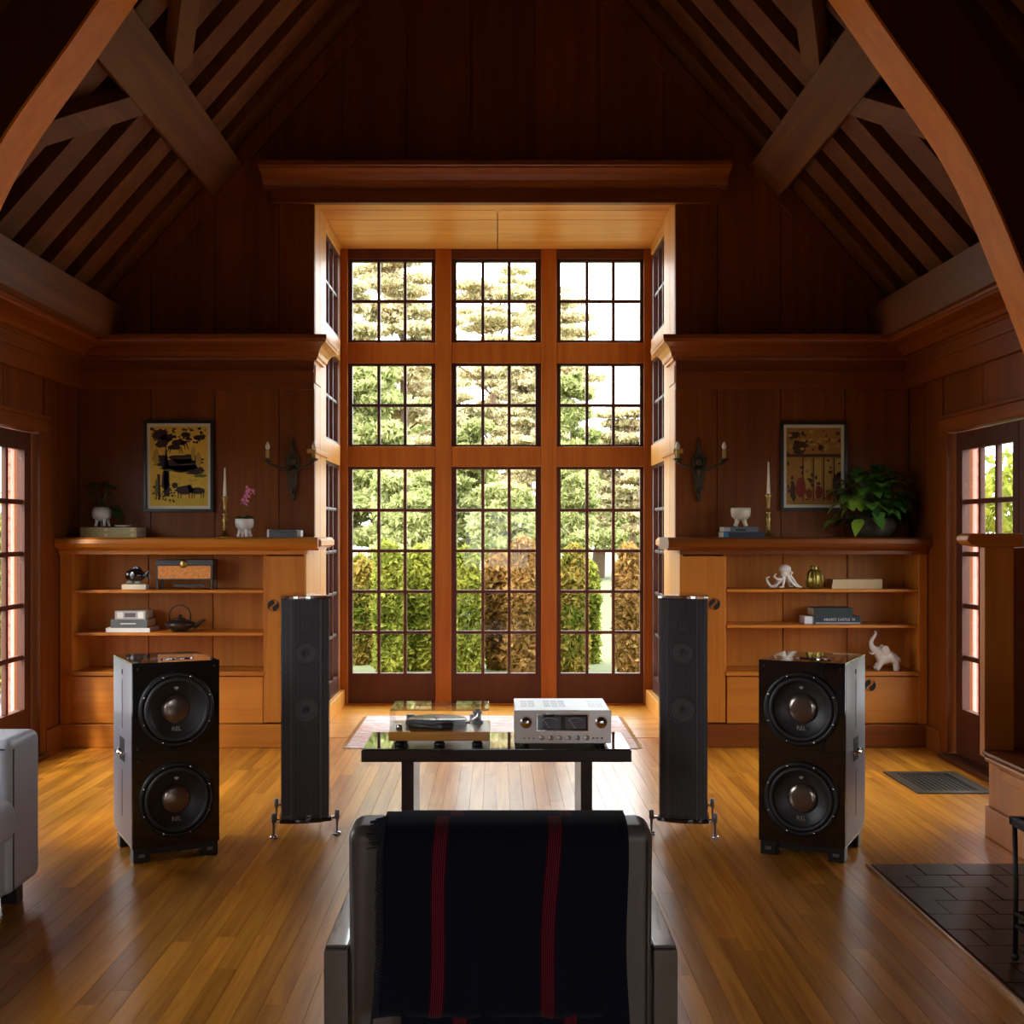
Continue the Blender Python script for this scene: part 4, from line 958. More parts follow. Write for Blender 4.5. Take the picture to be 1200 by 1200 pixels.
def print1(T, x0, x1, z0, z1):
    W_, H_ = x1-x0, z1-z0; X = lambda u: x0+W_*u; Z = lambda v: z0+H_*v
    box('paper', (x0, x1, -0.0125, -0.012, z0, z1), flat((0.82, 0.52, 0.07)), T)
    rr = random.Random(3); D = (0.055, 0.025, 0.03); L1 = []
    B_ = lambda s, u, v, a, b, **k: clipp(blob(s, X(u), Z(v), a*W_, b*H_, **k), x0, x1, z0, z1)
    L1 += [B_(1, .52, .52, .40, .085), B_(2, .62, .59, .28, .06), B_(3, .18, .60, .14, .045), B_(4, .60, .47, .36, .05), B_(5, .16, .90, .13, .07), B_(6, .20, .78, .10, .05), B_(7, .30, .86, .12, .05), B_(8, .62, .90, .10, .03), B_(9, .86, .86, .10, .035), B_(12, .26, .33, .07, .12), B_(13, .78, .42, .16, .02)]          # ridge
    L1 += [clipp([(X(.24), Z(.12)), (X(.34), Z(.12)), (X(.33), Z(.45)), (X(.27), Z(.8)), (X(.24), Z(.45))], x0, x1, z0, z1), clipp([(X(.14), Z(.1)), (X(.18), Z(.1)), (X(.17), Z(.4)), (X(.12), Z(.4))], x0, x1, z0, z1)]
    for (u, v, s) in ((.50, .80, 1.0), (.42, .74, .9)):           # running animals
        L1 += [B_(int(u*99), u, v, .13*s, .035*s, j=.1), B_(int(u*98), u+.16*s, v+.05*s, .045*s, .022*s, j=.1)]
        for du in (-.11, -.07, .07, .11): L1.append(clipp([(X(u+du*s), Z(v)), (X(u+du*s+.025), Z(v)), (X(u+du*s*1.5+.01), Z(v-.09*s)), (X(u+du*s*1.5), Z(v-.09*s))], x0, x1, z0, z1))
    for (u, v, s) in ((.60, .20, 1.2), (.82, .19, 1.0)):          # grazing animals
        L1 += [B_(int(u*97), u, v, .14*s, .045*s, j=.12), B_(int(u*96), u-.14*s, v+.05*s, .045*s, .03*s, j=.1)]
        for du in (-.10, -.06, .06, .10): L1.append(clipp([(X(u+du*s), Z(v)), (X(u+du*s+.025), Z(v)), (X(u+du*s+.012), Z(v-.09*s)), (X(u+du*s), Z(v-.09*s))], x0, x1, z0, z1))
    for i in range(70):
        u, v = rr.uniform(.02, .98), rr.uniform(.80, .98); L1.append(B_(i+10, u, v, rr.uniform(.01, .035), rr.uniform(.006, .018), n=7))
    for i in range(45):
        u, v = rr.uniform(.02, .45), rr.uniform(.03, .28); L1.append(B_(i+90, u, v, rr.uniform(.01, .025), rr.uniform(.006, .016), n=7))
    layer(T, L1, D, 3)
    layer(T, [B_(200, .75, .66, .035, .10, j=.08), B_(201, .84, .58, .05, .10, j=.08), B_(203, .10, .62, .05, .10)], (0.50, 0.33, 0.06), 4)
    layer(T, [B_(210, .11, .22, .03, .12, j=.08), B_(211, .88, .38, .12, .02), B_(212, .30, .45, .10, .015)], (0.17, 0.17, 0.03), 5)
    layer(T, [clipp([(X(.45+i*.05), Z(.02)), (X(.465+i*.05), Z(.02)), (X(.47+i*.05), Z(.11))], x0, x1, z0, z1) for i in range(10)]+[B_(220+i, rr.uniform(.3, .95), rr.uniform(.26, .38), .03, .012, n=8) for i in range(9)], (0.60, 0.40, 0.07), 6)
def print2(T, x0, x1, z0, z1):
    W_, H_ = x1-x0, z1-z0; X = lambda u: x0+W_*u; Z = lambda v: z0+H_*v
    box('paper', (x0, x1, -0.0125, -0.012, z0, z1), flat((0.40, 0.19, 0.04)), T); rr = random.Random(5)
    B_ = lambda s, u, v, a, b, **k: clipp(blob(s, X(u), Z(v), a*W_, b*H_, **k), x0, x1, z0, z1)
    arch = []
    for i in range(4):
        u = .32+i*.19; pts = [(X(u), Z(.08)), (X(u+.13), Z(.08)), (X(u+.13), Z(.55))]+[(X(u+.065+.065*math.cos(a)), Z(.55+.05*math.sin(a))) for a in (.5, 1.0, 1.57, 2.1, 2.6)]+[(X(u), Z(.55))]; arch.append(clipp(pts, x0, x1, z0, z1))
    layer(T, arch, (0.50, 0.30, 0.07), 2)
    layer(T, [clipp([(X(.0), Z(.62)), (X(1), Z(.62)), (X(1), Z(.66)), (X(0), Z(.66))], x0, x1, z0, z1)]+[clipp([(X(.295+i*.19), Z(.05)), (X(.315+i*.19), Z(.05)), (X(.315+i*.19), Z(.63)), (X(.295+i*.19), Z(.63))], x0, x1, z0, z1) for i in range(5)], (0.08, 0.03, 0.015), 3)
    layer(T, [B_(1, .24, .74, .13, .10), B_(2, .12, .90, .09, .05), B_(3, .12, .17, .05, .12), B_(4, .95, .25, .09, .2)]+[B_(10+i, rr.uniform(.02, .98), rr.uniform(.03, .97), rr.uniform(.01, .04), rr.uniform(.008, .03), n=8) for i in range(70)], (0.075, 0.03, 0.018), 4)
    layer(T, [B_(60, .26, .22, .10, .13), B_(61, .60, .16, .07, .09), B_(62, .78, .12, .06, .07), B_(63, .42, .14, .05, .07)], (0.26, 0.035, 0.02), 5)
    layer(T, [B_(80+i, rr.uniform(.05, .95), rr.uniform(.68, .97), .04, .02, n=8) for i in range(16)], (0.50, 0.33, 0.08), 5)
frame('black framed yellow print of dark animals above the left mantel', 169.5, 251, 493, 600, print1)
frame('black framed brown print of arches and red figures above the right mantel', 914, 992, 494.5, 598.5, print2)
# ------------------------------------------------------------------ small objects
def cup_bowl(T, R, mat, z0=0.0, legs=3, lr=0.012, lh=0.035, feet=True):
    part('bowl', MB().lathe([(0.0, lh), (R*0.55, lh+0.004), (R*0.92, lh+R*0.45), (R, lh+R*0.95), (R*0.96, lh+R*1.3), (R*0.90, lh+R*1.3), (R*0.85, lh+R*0.9), (0.0, lh+R*0.85)], 28), mat, T)
    for k in range(legs):
        a = -PI/2+0.5+k*2*PI/legs
        part('leg', MB().tube([(R*0.45*math.cos(a), R*0.45*math.sin(a), lh+0.010), (R*0.62*math.cos(a), R*0.62*math.sin(a), lh*0.5), (R*0.72*math.cos(a), R*0.72*math.sin(a), 0.005)], [lr*1.15, lr*0.75, lr*0.9], 10), mat, T)
def leaf(m, base, d, L, W, droop=0.3, fold=0.15):
    d = Vector(d).normalized(); side = d.cross(Vector((0, 0, 1))); side = side.normalized() if side.length > .01 else Vector((1, 0, 0)); up = side.cross(d)
    base = Vector(base); prof = [(0, 0.05), (0.2, 0.7), (0.45, 1.0), (0.7, 0.75), (0.88, 0.35), (1.0, 0.02)]
    vs = []; fs = []
    for t, w_ in prof:
        c = base+d*L*t-Vector((0, 0, 1))*droop*L*t*t; vs += [c-side*W*w_/2+up*fold*W*w_, c, c+side*W*w_/2+up*fold*W*w_]
    for i in range(len(prof)-1):
        k = i*3; fs += [(k, k+1, k+4, k+3), (k+1, k+2, k+5, k+4)]
    m._add(vs, fs, True)
YM = CY+0.12
def book(name, label, x0, x1, y0, dy, z0, z1, mat, rz=0, spine=None, group=None, pages=PAGE):
    T = thing(name, label, 'book', ((x0+x1)/2, y0+dy/2, z0), rz, group); w_ = (x1-x0)/2; h = z1-z0; c = 0.003
    m = MB().box(-w_, w_, -dy/2, dy/2, 0, c).box(-w_, w_, -dy/2, dy/2, h-c, h).box(-w_, w_, -dy/2, -dy/2+c, c, h-c)
    part('cover', m, mat, T); box('pages', (-w_+0.004, w_-0.004, -dy/2+c, dy/2-0.006, c, h-c), pages, T)
    return T
def bar(T, x0, x1, z0, z1, y, mat, name='title_band'): return box(name, (x0, x1, y-0.0006, y+0.0002, z0, z1), mat, T)
S0 = F/YM
# left mantel
b1 = book('book', 'olive and gold book at the bottom of the pair on the left mantel', PX(94, YM), PX(160, YM), YM, 0.24, MZ, MZ+0.034, BKGOLD)
b2 = book('book', 'olive and gold book on top of the pair, under the legged planter', PX(94, YM), PX(160, YM), YM, 0.24, MZ+0.034, MZ+0.066, BKGOLD)
for b_ in (b1, b2):
    for px in (122, 153): bar(b_, PX(px, YM)-b_.location.x, PX(px+4, YM)-b_.location.x, 0.006, 0.026, -0.12, BKCREAM)
T = thing('legged_planter', 'round white three legged planter with trailing plant on the olive books', 'planter', (PX(119.5, YM+0.1), YM+0.1, MZ+0.066)); 
part('pot', MB().lathe([(0.0, 0.040), (0.035, 0.042), (0.062, 0.065), (0.068, 0.095), (0.060, 0.122), (0.048, 0.134), (0.044, 0.130), (0.0, 0.125)], 28), CERAM, T)
for k, a in enumerate((-2.3, -0.9, 0.3, 1.9)): part('leg', MB().tube([(0.034*math.cos(a), 0.034*math.sin(a), 0.056), (0.042*math.cos(a), 0.042*math.sin(a), 0.025), (0.046*math.cos(a), 0.046*math.sin(a), 0.006)], [0.014, 0.009, 0.011], 10), CERAM, T)
part('soil', MB().lathe([(0.046, 0.126), (0.0, 0.129)], 18), SOILM, T)
rr = random.Random(11)
m = MB()
for k in range(7):
    a = rr.uniform(0, 2*PI); m.tube([(0, 0, 0.13), (0.02*math.cos(a), 0.02*math.sin(a), 0.20), (0.045*math.cos(a), 0.045*math.sin(a), 0.25+rr.uniform(0, .05))], 0.0025, 5)
part('stem', m, LEAF_DK, T)
for k in range(26):
    a = rr.uniform(0, 2*PI); r_ = rr.uniform(0.0, 0.055); z = rr.uniform(0.14, 0.29); m = MB()
    if k < 9: base = (0.05+rr.uniform(-.02, .04), rr.uniform(-.05, .02), rr.uniform(0.06, 0.16)); dd = (0.8, rr.uniform(-.6, .3), -0.3)
    else: base = (r_*math.cos(a), r_*math.sin(a), z); dd = (math.cos(a), math.sin(a), rr.uniform(-.1, .8))
    leaf(m, base, dd, rr.uniform(.06, .10), rr.uniform(.04, .065)); part('leaf', m, LEAF_IN if k % 3 else LEAF_DK, T)
T = tag(part('trinket_dish', MB().lathe([(0.0, 0.002), (0.035, 0.003), (0.055, 0.010), (0.056, 0.013), (0.034, 0.007), (0.0, 0.006)], 24), CERAM), 'small flat white dish on the olive books beside the planter', 'dish')
T.location = (PX(145, YM+0.08), YM+0.06, MZ+0.066)
def candlestick(label, px, Y, py_top, py_cand):
    T = thing('brass_candlestick', label, 'candlestick', (PX(px, Y), Y, MZ)); H1 = PZ(py_cand, Y)-MZ; H2 = PZ(py_top, Y)-MZ
    pr = [(0.042, 0), (0.042, 0.006), (0.030, 0.018), (0.022, 0.045), (0.012, 0.075), (0.009, 0.10), (0.017, 0.115), (0.011, 0.125), (0.013, 0.15), (0.018, 0.185), (0.012, 0.215), (0.009, 0.235), (0.019, 0.25), (0.009, 0.262), (0.010, 0.33), (0.014, 0.40), (0.022, 0.43), (0.018, 0.44), (0.010, 0.44)]
    k = H1/0.44; part('stick', MB().lathe([(r, z*k) for r, z in pr], 24), BRASS, T)
    part('candle', MB().lathe([(0.0115, H1-0.005), (0.0115, H1+0.02), (0.005, H2-0.006), (0.002, H2)], 14), WAX, T, label='ivory taper candle')
    part('wick', MB().tube([(0, 0, H2-0.002), (0.001, 0, H2+0.006)], 0.0007, 4), BLACKSAT, T)
candlestick('brass candlestick with ivory taper beside the left print', 263.5, YM+0.03, 548, 582)
candlestick('brass candlestick with ivory taper beside the right print', 900.5, YM+0.03, 541, 579)
T = thing('orchid_pot', 'white legged bowl with a pink orchid on the left mantel', 'planter', (PX(286.5, YM+0.02), YM+0.02, MZ))
cup_bowl(T, 0.062, CERAM, legs=4, lr=0.013, lh=0.042)
part('soil', MB().lathe([(0.052, 0.102), (0.0, 0.106)], 18), SOILM, T)
part('stem', MB().tube([(0, 0, 0.10), (0.008, 0, 0.17), (0.012, 0, 0.23), (0.018, 0, 0.28), (0.030, 0, 0.31), (0.055, 0, 0.315)], 0.0028, 6), LEAF_DK, T)
for k, (a, e, L) in enumerate(((0.1, .25, .11), (0.4, .5, .10), (2.9, .6, .09), (3.5, .9, .08), (-1.2, .4, .08), (1.4, .7, .09), (-2.4, .3, .07))):
    m = MB(); leaf(m, (0.004*k-0.01, 0, 0.115), (math.cos(a), math.sin(a)*0.7, e), L, 0.05, 0.35); part('leaf', m, LEAF_IN, T)
for k, (x, z, s) in enumerate(((0.012, 0.255, 1.15), (-0.008, 0.235, .9), (0.022, 0.285, 1.1), (0.010, 0.225, .8), (0.032, 0.300, .9), (0.058, 0.298, .8), (0.018, 0.325, .6))):
    m = MB()
    for p_ in range(5):
        a = PI/2+p_*2*PI/5; leaf(m, (x, -0.012, z), (math.cos(a), -0.25, math.sin(a)), 0.030*s, 0.028*s, 0.05, 0.05)
    m.ball((x, -0.016, z), 0.004*s, 8, 5); part('blossom', m, PETAL, T)
T = thing('lidded_box', 'long dark box with white ends at the right end of the left mantel', 'box', (PX(331.5, YM), YM, MZ))
box('body', (-0.092, 0.088, 0, 0.10, 0, 0.050), BKGREY, T, 0.003); box('end_cap', (-0.105, -0.092, 0.002, 0.098, 0.002, 0.052), BKWHITE, T, 0.003); box('end_cap', (0.088, 0.118, 0.002, 0.098, 0.002, 0.048), BKPALE, T, 0.006); box('lid_line', (-0.09, 0.086, -0.0015, 0.001, 0.036, 0.038), BLACKSAT, T)
# left shelf 1 and 2
SH = lambda py: PZ(py-1.4, CY)
YS = CY+0.10
T = thing('black_fish_figurine', 'glossy black fish figurine on a pale base on the left upper shelf', 'figurine', (PX(158.5, YS), YS, SH(693)))
box('base', (-0.080, 0.080, -0.035, 0.05, 0, 0.034), CERAM2, T, 0.004)
fm = MB(); fm.ball((0.0, 0.0, 0.092), (0.068, 0.035, 0.046), 20, 12)
part('body', fm, BLACK, T); 
m = MB().prism([(0.055, 0.095), (0.10, 0.135), (0.092, 0.095), (0.10, 0.055)], -0.006, 0.006, 'Y'); part('tail_fin', m, BLACK, T, bev=0.003)
part('dorsal_fin', MB().prism([(-0.03, 0.128), (0.0, 0.156), (0.03, 0.146), (0.045, 0.118)], -0.005, 0.005, 'Y'), BLACK, T, bev=0.003)
part('eye', MB().ball((-0.042, -0.026, 0.10), 0.009, 10, 7), CERAM, T)
part('belly_ripple', MB().ball((-0.03, 0, 0.045), (0.028, 0.03, 0.018)).ball((0.02, 0, 0.043), (0.03, 0.03, 0.016)), plain('mottled_glaze', (0.20, 0.18, 0.16), 0.25, nscale=60, namt=0.8), T)
T = thing('standing_casket', 'slate box on legs with orange panel and gold clasp, left upper shelf', 'box', (PX(216, YS), YS, SH(693)))
hw_ = (PX(249, YS)-PX(183, YS))/2; H_ = PZ(656, YS)-SH(693)
for x in (-hw_, hw_-0.012):
    for y in (0, 0.13): box('leg', (x, x+0.012, y, y+0.012, 0, H_*0.4), CARB, T, 0.001)
box('case', (-hw_, hw_, 0, 0.142, H_*0.32, H_*0.82), CARB, T, 0.002)
box('lid', (-hw_-0.002, hw_+0.002, -0.002, 0.145, H_*0.82, H_), CARB, T, 0.003)
OR = plain('orange_weave', (0.75, 0.27, 0.05), 0.6, nscale=70, namt=0.6)
box('front_panel', (-hw_+0.012, hw_-0.012, -0.003, 0.001, H_*0.36, H_*0.80), OR, T, 0.001, label='orange patterned panel')
k = MB(); k.M = Matrix.Translation((-0.004, -0.004, H_*0.86)) @ Matrix.Rotation(PI/2, 4, 'X'); k.lathe([(0.026, 0), (0.026, 0.004), (0.018, 0.008), (0.0, 0.009)], 24); part('clasp', k, BRASS, T, label='round gold clasp')
box('lower_rail', (-0.11+0.04, 0.13, 0.01, 0.03, H_*0.10, H_*0.16), CARB, T)
zs = SH(743); YB = CY+0.05
bA = book('book', 'white book at the bottom of the left shelf stack', PX(124, YB), PX(175.5, YB), YB, 0.24, zs, zs+0.027, BKWHITE, pages=BKWHITE)
bB = book('book', 'slate grey book in the middle of the left shelf stack', PX(129.5, YB), PX(172, YB), YB+0.005, 0.22, zs+0.027, zs+0.082, BKGREY)
bC = book('book', 'pale jacketed book on top of the left shelf stack', PX(134.5, YB), PX(170, YB), YB+0.005, 0.20, zs+0.082, zs+0.137, BKPALE)
bar(bB, -0.055, 0.045, 0.024, 0.031, -0.11, SILVER); bar(bC, -0.035, 0.035, 0.016, 0.042, -0.10, INKP); bar(bC, -0.085, -0.045, 0.008, 0.048, -0.10, BKWHITE); bar(bC, 0.05, 0.085, 0.008, 0.048, -0.10, BKWHITE)
T = thing('iron_teapot', 'dark cast iron teapot with hoop handle on the left lower shelf', 'teapot', (PX(211, YS), YS, zs))
part('body', MB().lathe([(0.0, 0.004), (0.05, 0.005), (0.055, 0.010), (0.090, 0.030), (0.102, 0.046), (0.095, 0.060), (0.070, 0.072), (0.045, 0.078), (0.0, 0.080)], 32), COPPERB, T)
part('lid', MB().lathe([(0.042, 0.077), (0.036, 0.086), (0.015, 0.092), (0.008, 0.094), (0.008, 0.100), (0.013, 0.106), (0.008, 0.114), (0.0, 0.115)], 24), COPPERB, T)
part('spout', MB().tube([(0.085, 0, 0.035), (0.115, 0, 0.045), (0.14, 0, 0.066), (0.165, 0, 0.078)], [0.02, 0.015, 0.010, 0.008], 12), COPPERB, T)
hp = [(-0.068+0.0, 0, 0.07), (-0.072, 0, 0.115), (-0.055, 0, 0.150), (-0.02, 0, 0.172), (0.02, 0, 0.172), (0.055, 0, 0.150), (0.070, 0, 0.11), (0.066, 0, 0.07)]
part('handle', MB().tube(hp, 0.0055, 8), COPPERB, T)
# right mantel
b3 = book('book', 'blue book flat on the right mantel beneath the footed bowl', PX(848, YM), PX(896, YM), YM+0.0, 0.22, MZ, MZ+0.036, BKNAVY)
bar(b3, PX(848, YM)-b3.location.x, PX(853.5, YM)-b3.location.x, 0.002, 0.034, -0.11, BKBLUE, 'blue_spine_tip')
b4 = book('book', 'grey and black book on the blue one, right under the footed bowl', PX(849, YM), PX(889, YM), YM+0.01, 0.20, MZ+0.036, MZ+0.070, BKGREY)
bar(b4, PX(849, YM)-b4.location.x, PX(856, YM)-b4.location.x, 0.004, 0.03, -0.10, BKPALE); bar(b4, -0.035, 0.03, 0.006, 0.02, -0.10, BKTEAL)
T = thing('footed_bowl', 'cream legged bowl standing on two dark books, right mantel', 'bowl', (PX(868, YM+0.08), YM+0.08, MZ+0.070))
cup_bowl(T, 0.066, CERAM2, legs=4, lr=0.014, lh=0.040)
# leafy plant
T = thing('leafy_houseplant', 'large bushy green houseplant in a dark mossy pot on the right mantel', 'plant', (PX(1024, YM+0.05), YM+0.04, MZ))
part('pot', MB().lathe([(0.0, 0.0), (0.09, 0.0), (0.125, 0.035), (0.14, 0.075), (0.13, 0.125), (0.115, 0.135), (0.105, 0.12), (0.0, 0.115)], 32), POTD, T)
part('soil', MB().lathe([(0.11, 0.118), (0.0, 0.125)], 20), SOILM, T)
rr = random.Random(21); stems = MB(); cnt = 0
GL = plain('houseplant_leaf', (0.085, 0.21, 0.028), 0.35, nscale=18, namt=0.4); GL2 = plain('houseplant_leaf_lime', (0.22, 0.34, 0.035), 0.35, nscale=18, namt=0.3)
for k in range(150):
    a = rr.uniform(0, 2*PI); e = rr.uniform(-0.15, 1.45); R_ = rr.uniform(0.10, 0.24)
    if math.cos(a) < 0 and e < 0.5: R_ *= 1.08
    p = Vector((R_*math.cos(a)*math.cos(e)*1.0, R_*math.sin(a)*math.cos(e)*0.55-0.02, 0.15+max(-0.03, R_*1.38*math.sin(e))))
    if p.x < 0: p.x *= 1.05
    d = Vector((p.x*1.2, p.y-0.05, (p.z-0.17)*0.7-0.02))
    stems.tube([(0.02*math.cos(a), 0.02*math.sin(a), 0.12), (p*0.5+Vector((0, 0, 0.09)))[:], p[:]], 0.002, 4)
    m = MB(); leaf(m, p, d.normalized()+Vector((rr.uniform(-.4, .4), rr.uniform(-.5, .1), rr.uniform(-.5, .2))), rr.uniform(.08, .125), rr.uniform(.07, .105), rr.uniform(.3, .8), .12)
    part('leaf', m, GL2 if (p.x < -0.07 and p.z < .28 and k % 4) else (GL if k % 3 else LEAF_DK), T)
part('stem', stems, LEAF_DK, T)
# right shelf 1: octopus, vase, cream book
T = thing('octopus_figurine', 'white ceramic octopus figurine on the right upper shelf', 'figurine', (PX(919, YS), YS, SH(692)))
OC = plain('octopus_white', (0.75, 0.68, 0.60), 0.35)
part('head', MB().ball((0.005, 0, 0.125), (0.040, 0.034, 0.034), 18, 12).ball((0.0, -0.01, 0.095), (0.028, 0.028, 0.022)), OC, T)
arms = [[(0, -.01, .10), (-.03, -.02, .05), (-.06, -.02, .015), (-.09, -.02, .014), (-.115, -.02, .04), (-.12, -.02, .07), (-.10, -.02, .078)],
        [(0, -.01, .10), (-.02, -.03, .06), (-.05, -.035, .06), (-.075, -.035, .08), (-.06, -.035, .10)],
        [(.005, -.01, .10), (.03, -.02, .06), (.055, -.02, .03), (.085, -.02, .012), (.11, -.02, .012)],
        [(.01, 0, .10), (.04, 0, .09), (.05, -.01, .105), (.035, -.01, .115)], [(.01, 0, .10), (.05, 0, .07), (.075, 0, .035), (.10, 0, .014)],
        [(0, .01, .10), (-.03, .03, .05), (-.06, .04, .012), (-.085, .04, .02), (-.10, .03, .05)], [(0, .01, .1), (.03, .04, .05), (.05, .05, .012), (.07, .05, .01)], [(0, .0, .1), (-.01, -.03, .05), (-.02, -.05, .014), (-.045, -.055, .012)]]
for a in arms:
    n_ = len(a); part('tentacle', MB().tube(a, [0.014-0.010*i/(n_-1) for i in range(n_)], 10), OC, T)
T = thing('gold_vase', 'small ribbed gold green vase between the octopus and the cream books', 'vase', (PX(954.5, YS), YS, SH(692)))
gp = MB(); prof = [(0.030, 0), (0.048, 0.012), (0.056, 0.045), (0.055, 0.075), (0.044, 0.105), (0.026, 0.122), (0.022, 0.134), (0.026, 0.145)]
gp.lathe(prof, 28); part('body', gp, GOLD, T)
for k in range(10):
    a = k*2*PI/10; part('rib', MB().tube([(r*math.cos(a), r*math.sin(a), z) for r, z in prof[1:6]], 0.0045, 6), GOLD, T)
part('rim', MB().ring([(0.026, 0.144), (0.028, 0.148), (0.024, 0.149), (0.022, 0.146)], 24), GOLD, T)
z_ = SH(692); 
book('book', 'upper cream paged book lying on the right upper shelf', PX(976, YS), PX(1034, YS), YS, 0.17, z_+0.030, z_+0.060, BKCREAM, pages=BKCREAM)
book('book', 'lower cream paged book lying on the right upper shelf', PX(975, YS), PX(1034, YS), YS, 0.17, z_, z_+0.030, BKCREAM, pages=BKCREAM)
z_ = SH(734)
bb = book('book', 'navy book with white spine lettering on the right lower shelf', PX(954, YS), PX(1009, YS), YS, 0.20, z_, z_+0.050, BKNAVY, pages=BKWHITE)
bar(bb, PX(956, YS)-bb.location.x, PX(1008, YS)-bb.location.x, 0.002, 0.010, -0.10, BKPALE, 'lower_band')
box('page_edge', (PX(943.5, YS)-bb.location.x, PX(954.5, YS)-bb.location.x, -0.09, 0.06, 0.002, 0.048), BKWHITE, bb, label='white page edge')
text_part('lettering', 'HEARST CASTLE  M', 0.0235, INKW, bb, (0.012, -0.1006, 0.028), (PI/2, 0, 0), 0.0003)
book('book', 'dark green book resting on the navy lettered book', PX(954, YS), PX(1000, YS), YS+0.005, 0.19, z_+0.050, z_+0.104, BKTEAL)
# elephant
T = thing('elephant_figurine', 'white ceramic elephant with raised trunk on the right bookcase ledge', 'figurine', (PX(1036, YS), YS-0.02, PZ(787, CY)))
EL = plain('elephant_white', (0.72, 0.62, 0.54), 0.3, coat=0.3)
def e(px, py, y=0): return (PX(px, YS)-T.location.x, y, PZ(py, YS)-T.location.z)
V = [e(1046, 768), e(1040, 767), e(1033, 768), e(1028, 763), e(1022, 760), e(1019.5, 755), e(1020, 750), e(1024, 745), e(1025.5, 741), e(1023.5, 738.5),
     e(1030, 776, -.025), e(1026, 782, -.028), e(1024, 784, -.030), e(1031, 776, .025), e(1027, 782, .028), e(1026, 784.5, .03),
     e(1047, 776, -.025), e(1047, 784, -.028), e(1047.5, 786, -.028), e(1049, 776, .025), e(1052, 783, .028), e(1054, 785, .028), e(1052, 770), e(1054.5, 776)]
R_ = [0.046, 0.048, 0.048, 0.036, 0.024, 0.017, 0.013, 0.0115, 0.0095, 0.010, 0.019, 0.017, 0.018, 0.019, 0.017, 0.018, 0.022, 0.017, 0.019, 0.022, 0.017, 0.019, 0.008, 0.005]
E_ = [(0,1),(1,2),(2,3),(3,4),(4,5),(5,6),(6,7),(7,8),(8,9),(2,10),(10,11),(11,12),(2,13),(13,14),(14,15),(0,16),(16,17),(17,18),(0,19),(19,20),(20,21),(0,22),(22,23)]
skin('body', V, E_, R_, EL, T)
for s in (-1, 1):
    m = MB(); c = e(1034.5, 762, s*0.042); m.M = Matrix.Translation(c) @ Matrix.Rotation(s*0.3, 4, 'Z'); m.ball((0, 0, 0), (0.026, 0.007, 0.036), 16, 10); part('ear', m, EL, T)
    c = e(1023.5, 764, s*0.014); part('tusk', MB().tube([c, (c[0]-0.018, c[1]+s*0.004, c[2]-0.012), (c[0]-0.028, c[1]+s*0.004, c[2]+0.002)], [0.005, 0.004, 0.002], 8), CERAM, T)
    c = e(1027.5, 760, s*0.028); part('eye', MB().ball(c, 0.0035, 8, 6), BLACKSAT, T)
# ------------------------------------------------------------------ outdoors
GZ = -0.12
gr = struct('ground', MB().box(-60, 60, 10.4, 90, GZ-0.3, GZ).box(-60, LX-0.2, -30, 10.4, GZ-0.3, GZ).box(RX+0.2, 60, -30, 10.4, GZ-0.3, GZ).box(LX-.2, RX+.2, -30, -5.2, GZ-.3, GZ), GRASS)
struct('garden_path', MB().box(-12, 12, 10.3, 12.4, GZ, GZ+0.01).box(-7.5, LX-0.25, 3.5, 10.3, GZ, GZ+0.01).box(RX+0.25, 7.5, 3.5, 10.3, GZ, GZ+0.01), GRAVEL)  # side strips of pale gravel added to brighten reflections and bounce
def leafcloud(name, centers, radii, n, size, mat, parent, seed, flat_=0.0, shell=0.5):
    g = np.random.default_rng(seed); centers = np.array(centers, float); radii = np.array(radii, float)
    vol = radii.prod(axis=1); idx = g.choice(len(centers), n, p=vol/vol.sum())
    d = g.normal(size=(n, 3)); d /= np.linalg.norm(d, axis=1)[:, None]; r = g.uniform(shell**3, 1, n)**(1/3)
    r *= 1+0.16*np.sin(d[:, 0]*9+idx)*np.sin(d[:, 2]*11+idx*2)
    p = centers[idx]+d*r[:, None]*radii[idx]
    a = g.normal(size=(n, 3)); a[:, 2] *= (1-flat_); a /= np.linalg.norm(a, axis=1)[:, None]
    b = g.normal(size=(n, 3)); b -= (b*a).sum(1)[:, None]*a; b /= np.linalg.norm(b, axis=1)[:, None]
    s = size*g.uniform(0.6, 1.4, n)[:, None]
    v = np.stack([p-a*s, p+b*s*0.45, p+a*s, p-b*s*0.45], 1).reshape(-1, 3)
    me = bpy.data.meshes.new(name); me.vertices.add(4*n); me.vertices.foreach_set('co', v.ravel()); me.loops.add(4*n); me.loops.foreach_set('vertex_index', np.arange(4*n))
    me.polygons.add(n); me.polygons.foreach_set('loop_start', np.arange(0, 4*n, 4)); me.update(); me.validate(); me.materials.append(mat)
    o = bpy.data.objects.new(name, me); C.objects.link(o); o.parent = parent; o['kind'] = 'stuff'
    return o
def shrub(label, px, Y, py_top, rpx, mat, seed, group='columnar hedge shrubs outside the bay window'):
    x = PX(px, Y); h = PZ(py_top, Y)-GZ; r = rpx*Y/F
    T = thing('columnar_shrub', label, 'shrub', (x, Y, GZ)); T['group'] = group
    g = random.Random(seed); cs = []; rs = []
    k = 7
    for i in range(k):
        z = h*(0.10+0.80*i/(k-1)); cs.append((g.uniform(-.12, .12)*r, g.uniform(-.1, .1)*r, z)); rs.append((r*(1.0 if i < k-1 else .8), r*.9, h*0.13))
    leafcloud('foliage', cs, rs, 5200, 0.05, mat, T, seed, shell=0.75)
    part('trunk', MB().tube([(0, 0, 0), (0.02, 0, h*.5), (0, 0, h*.85)], [0.06, 0.04, 0.015], 8), BARK, T)
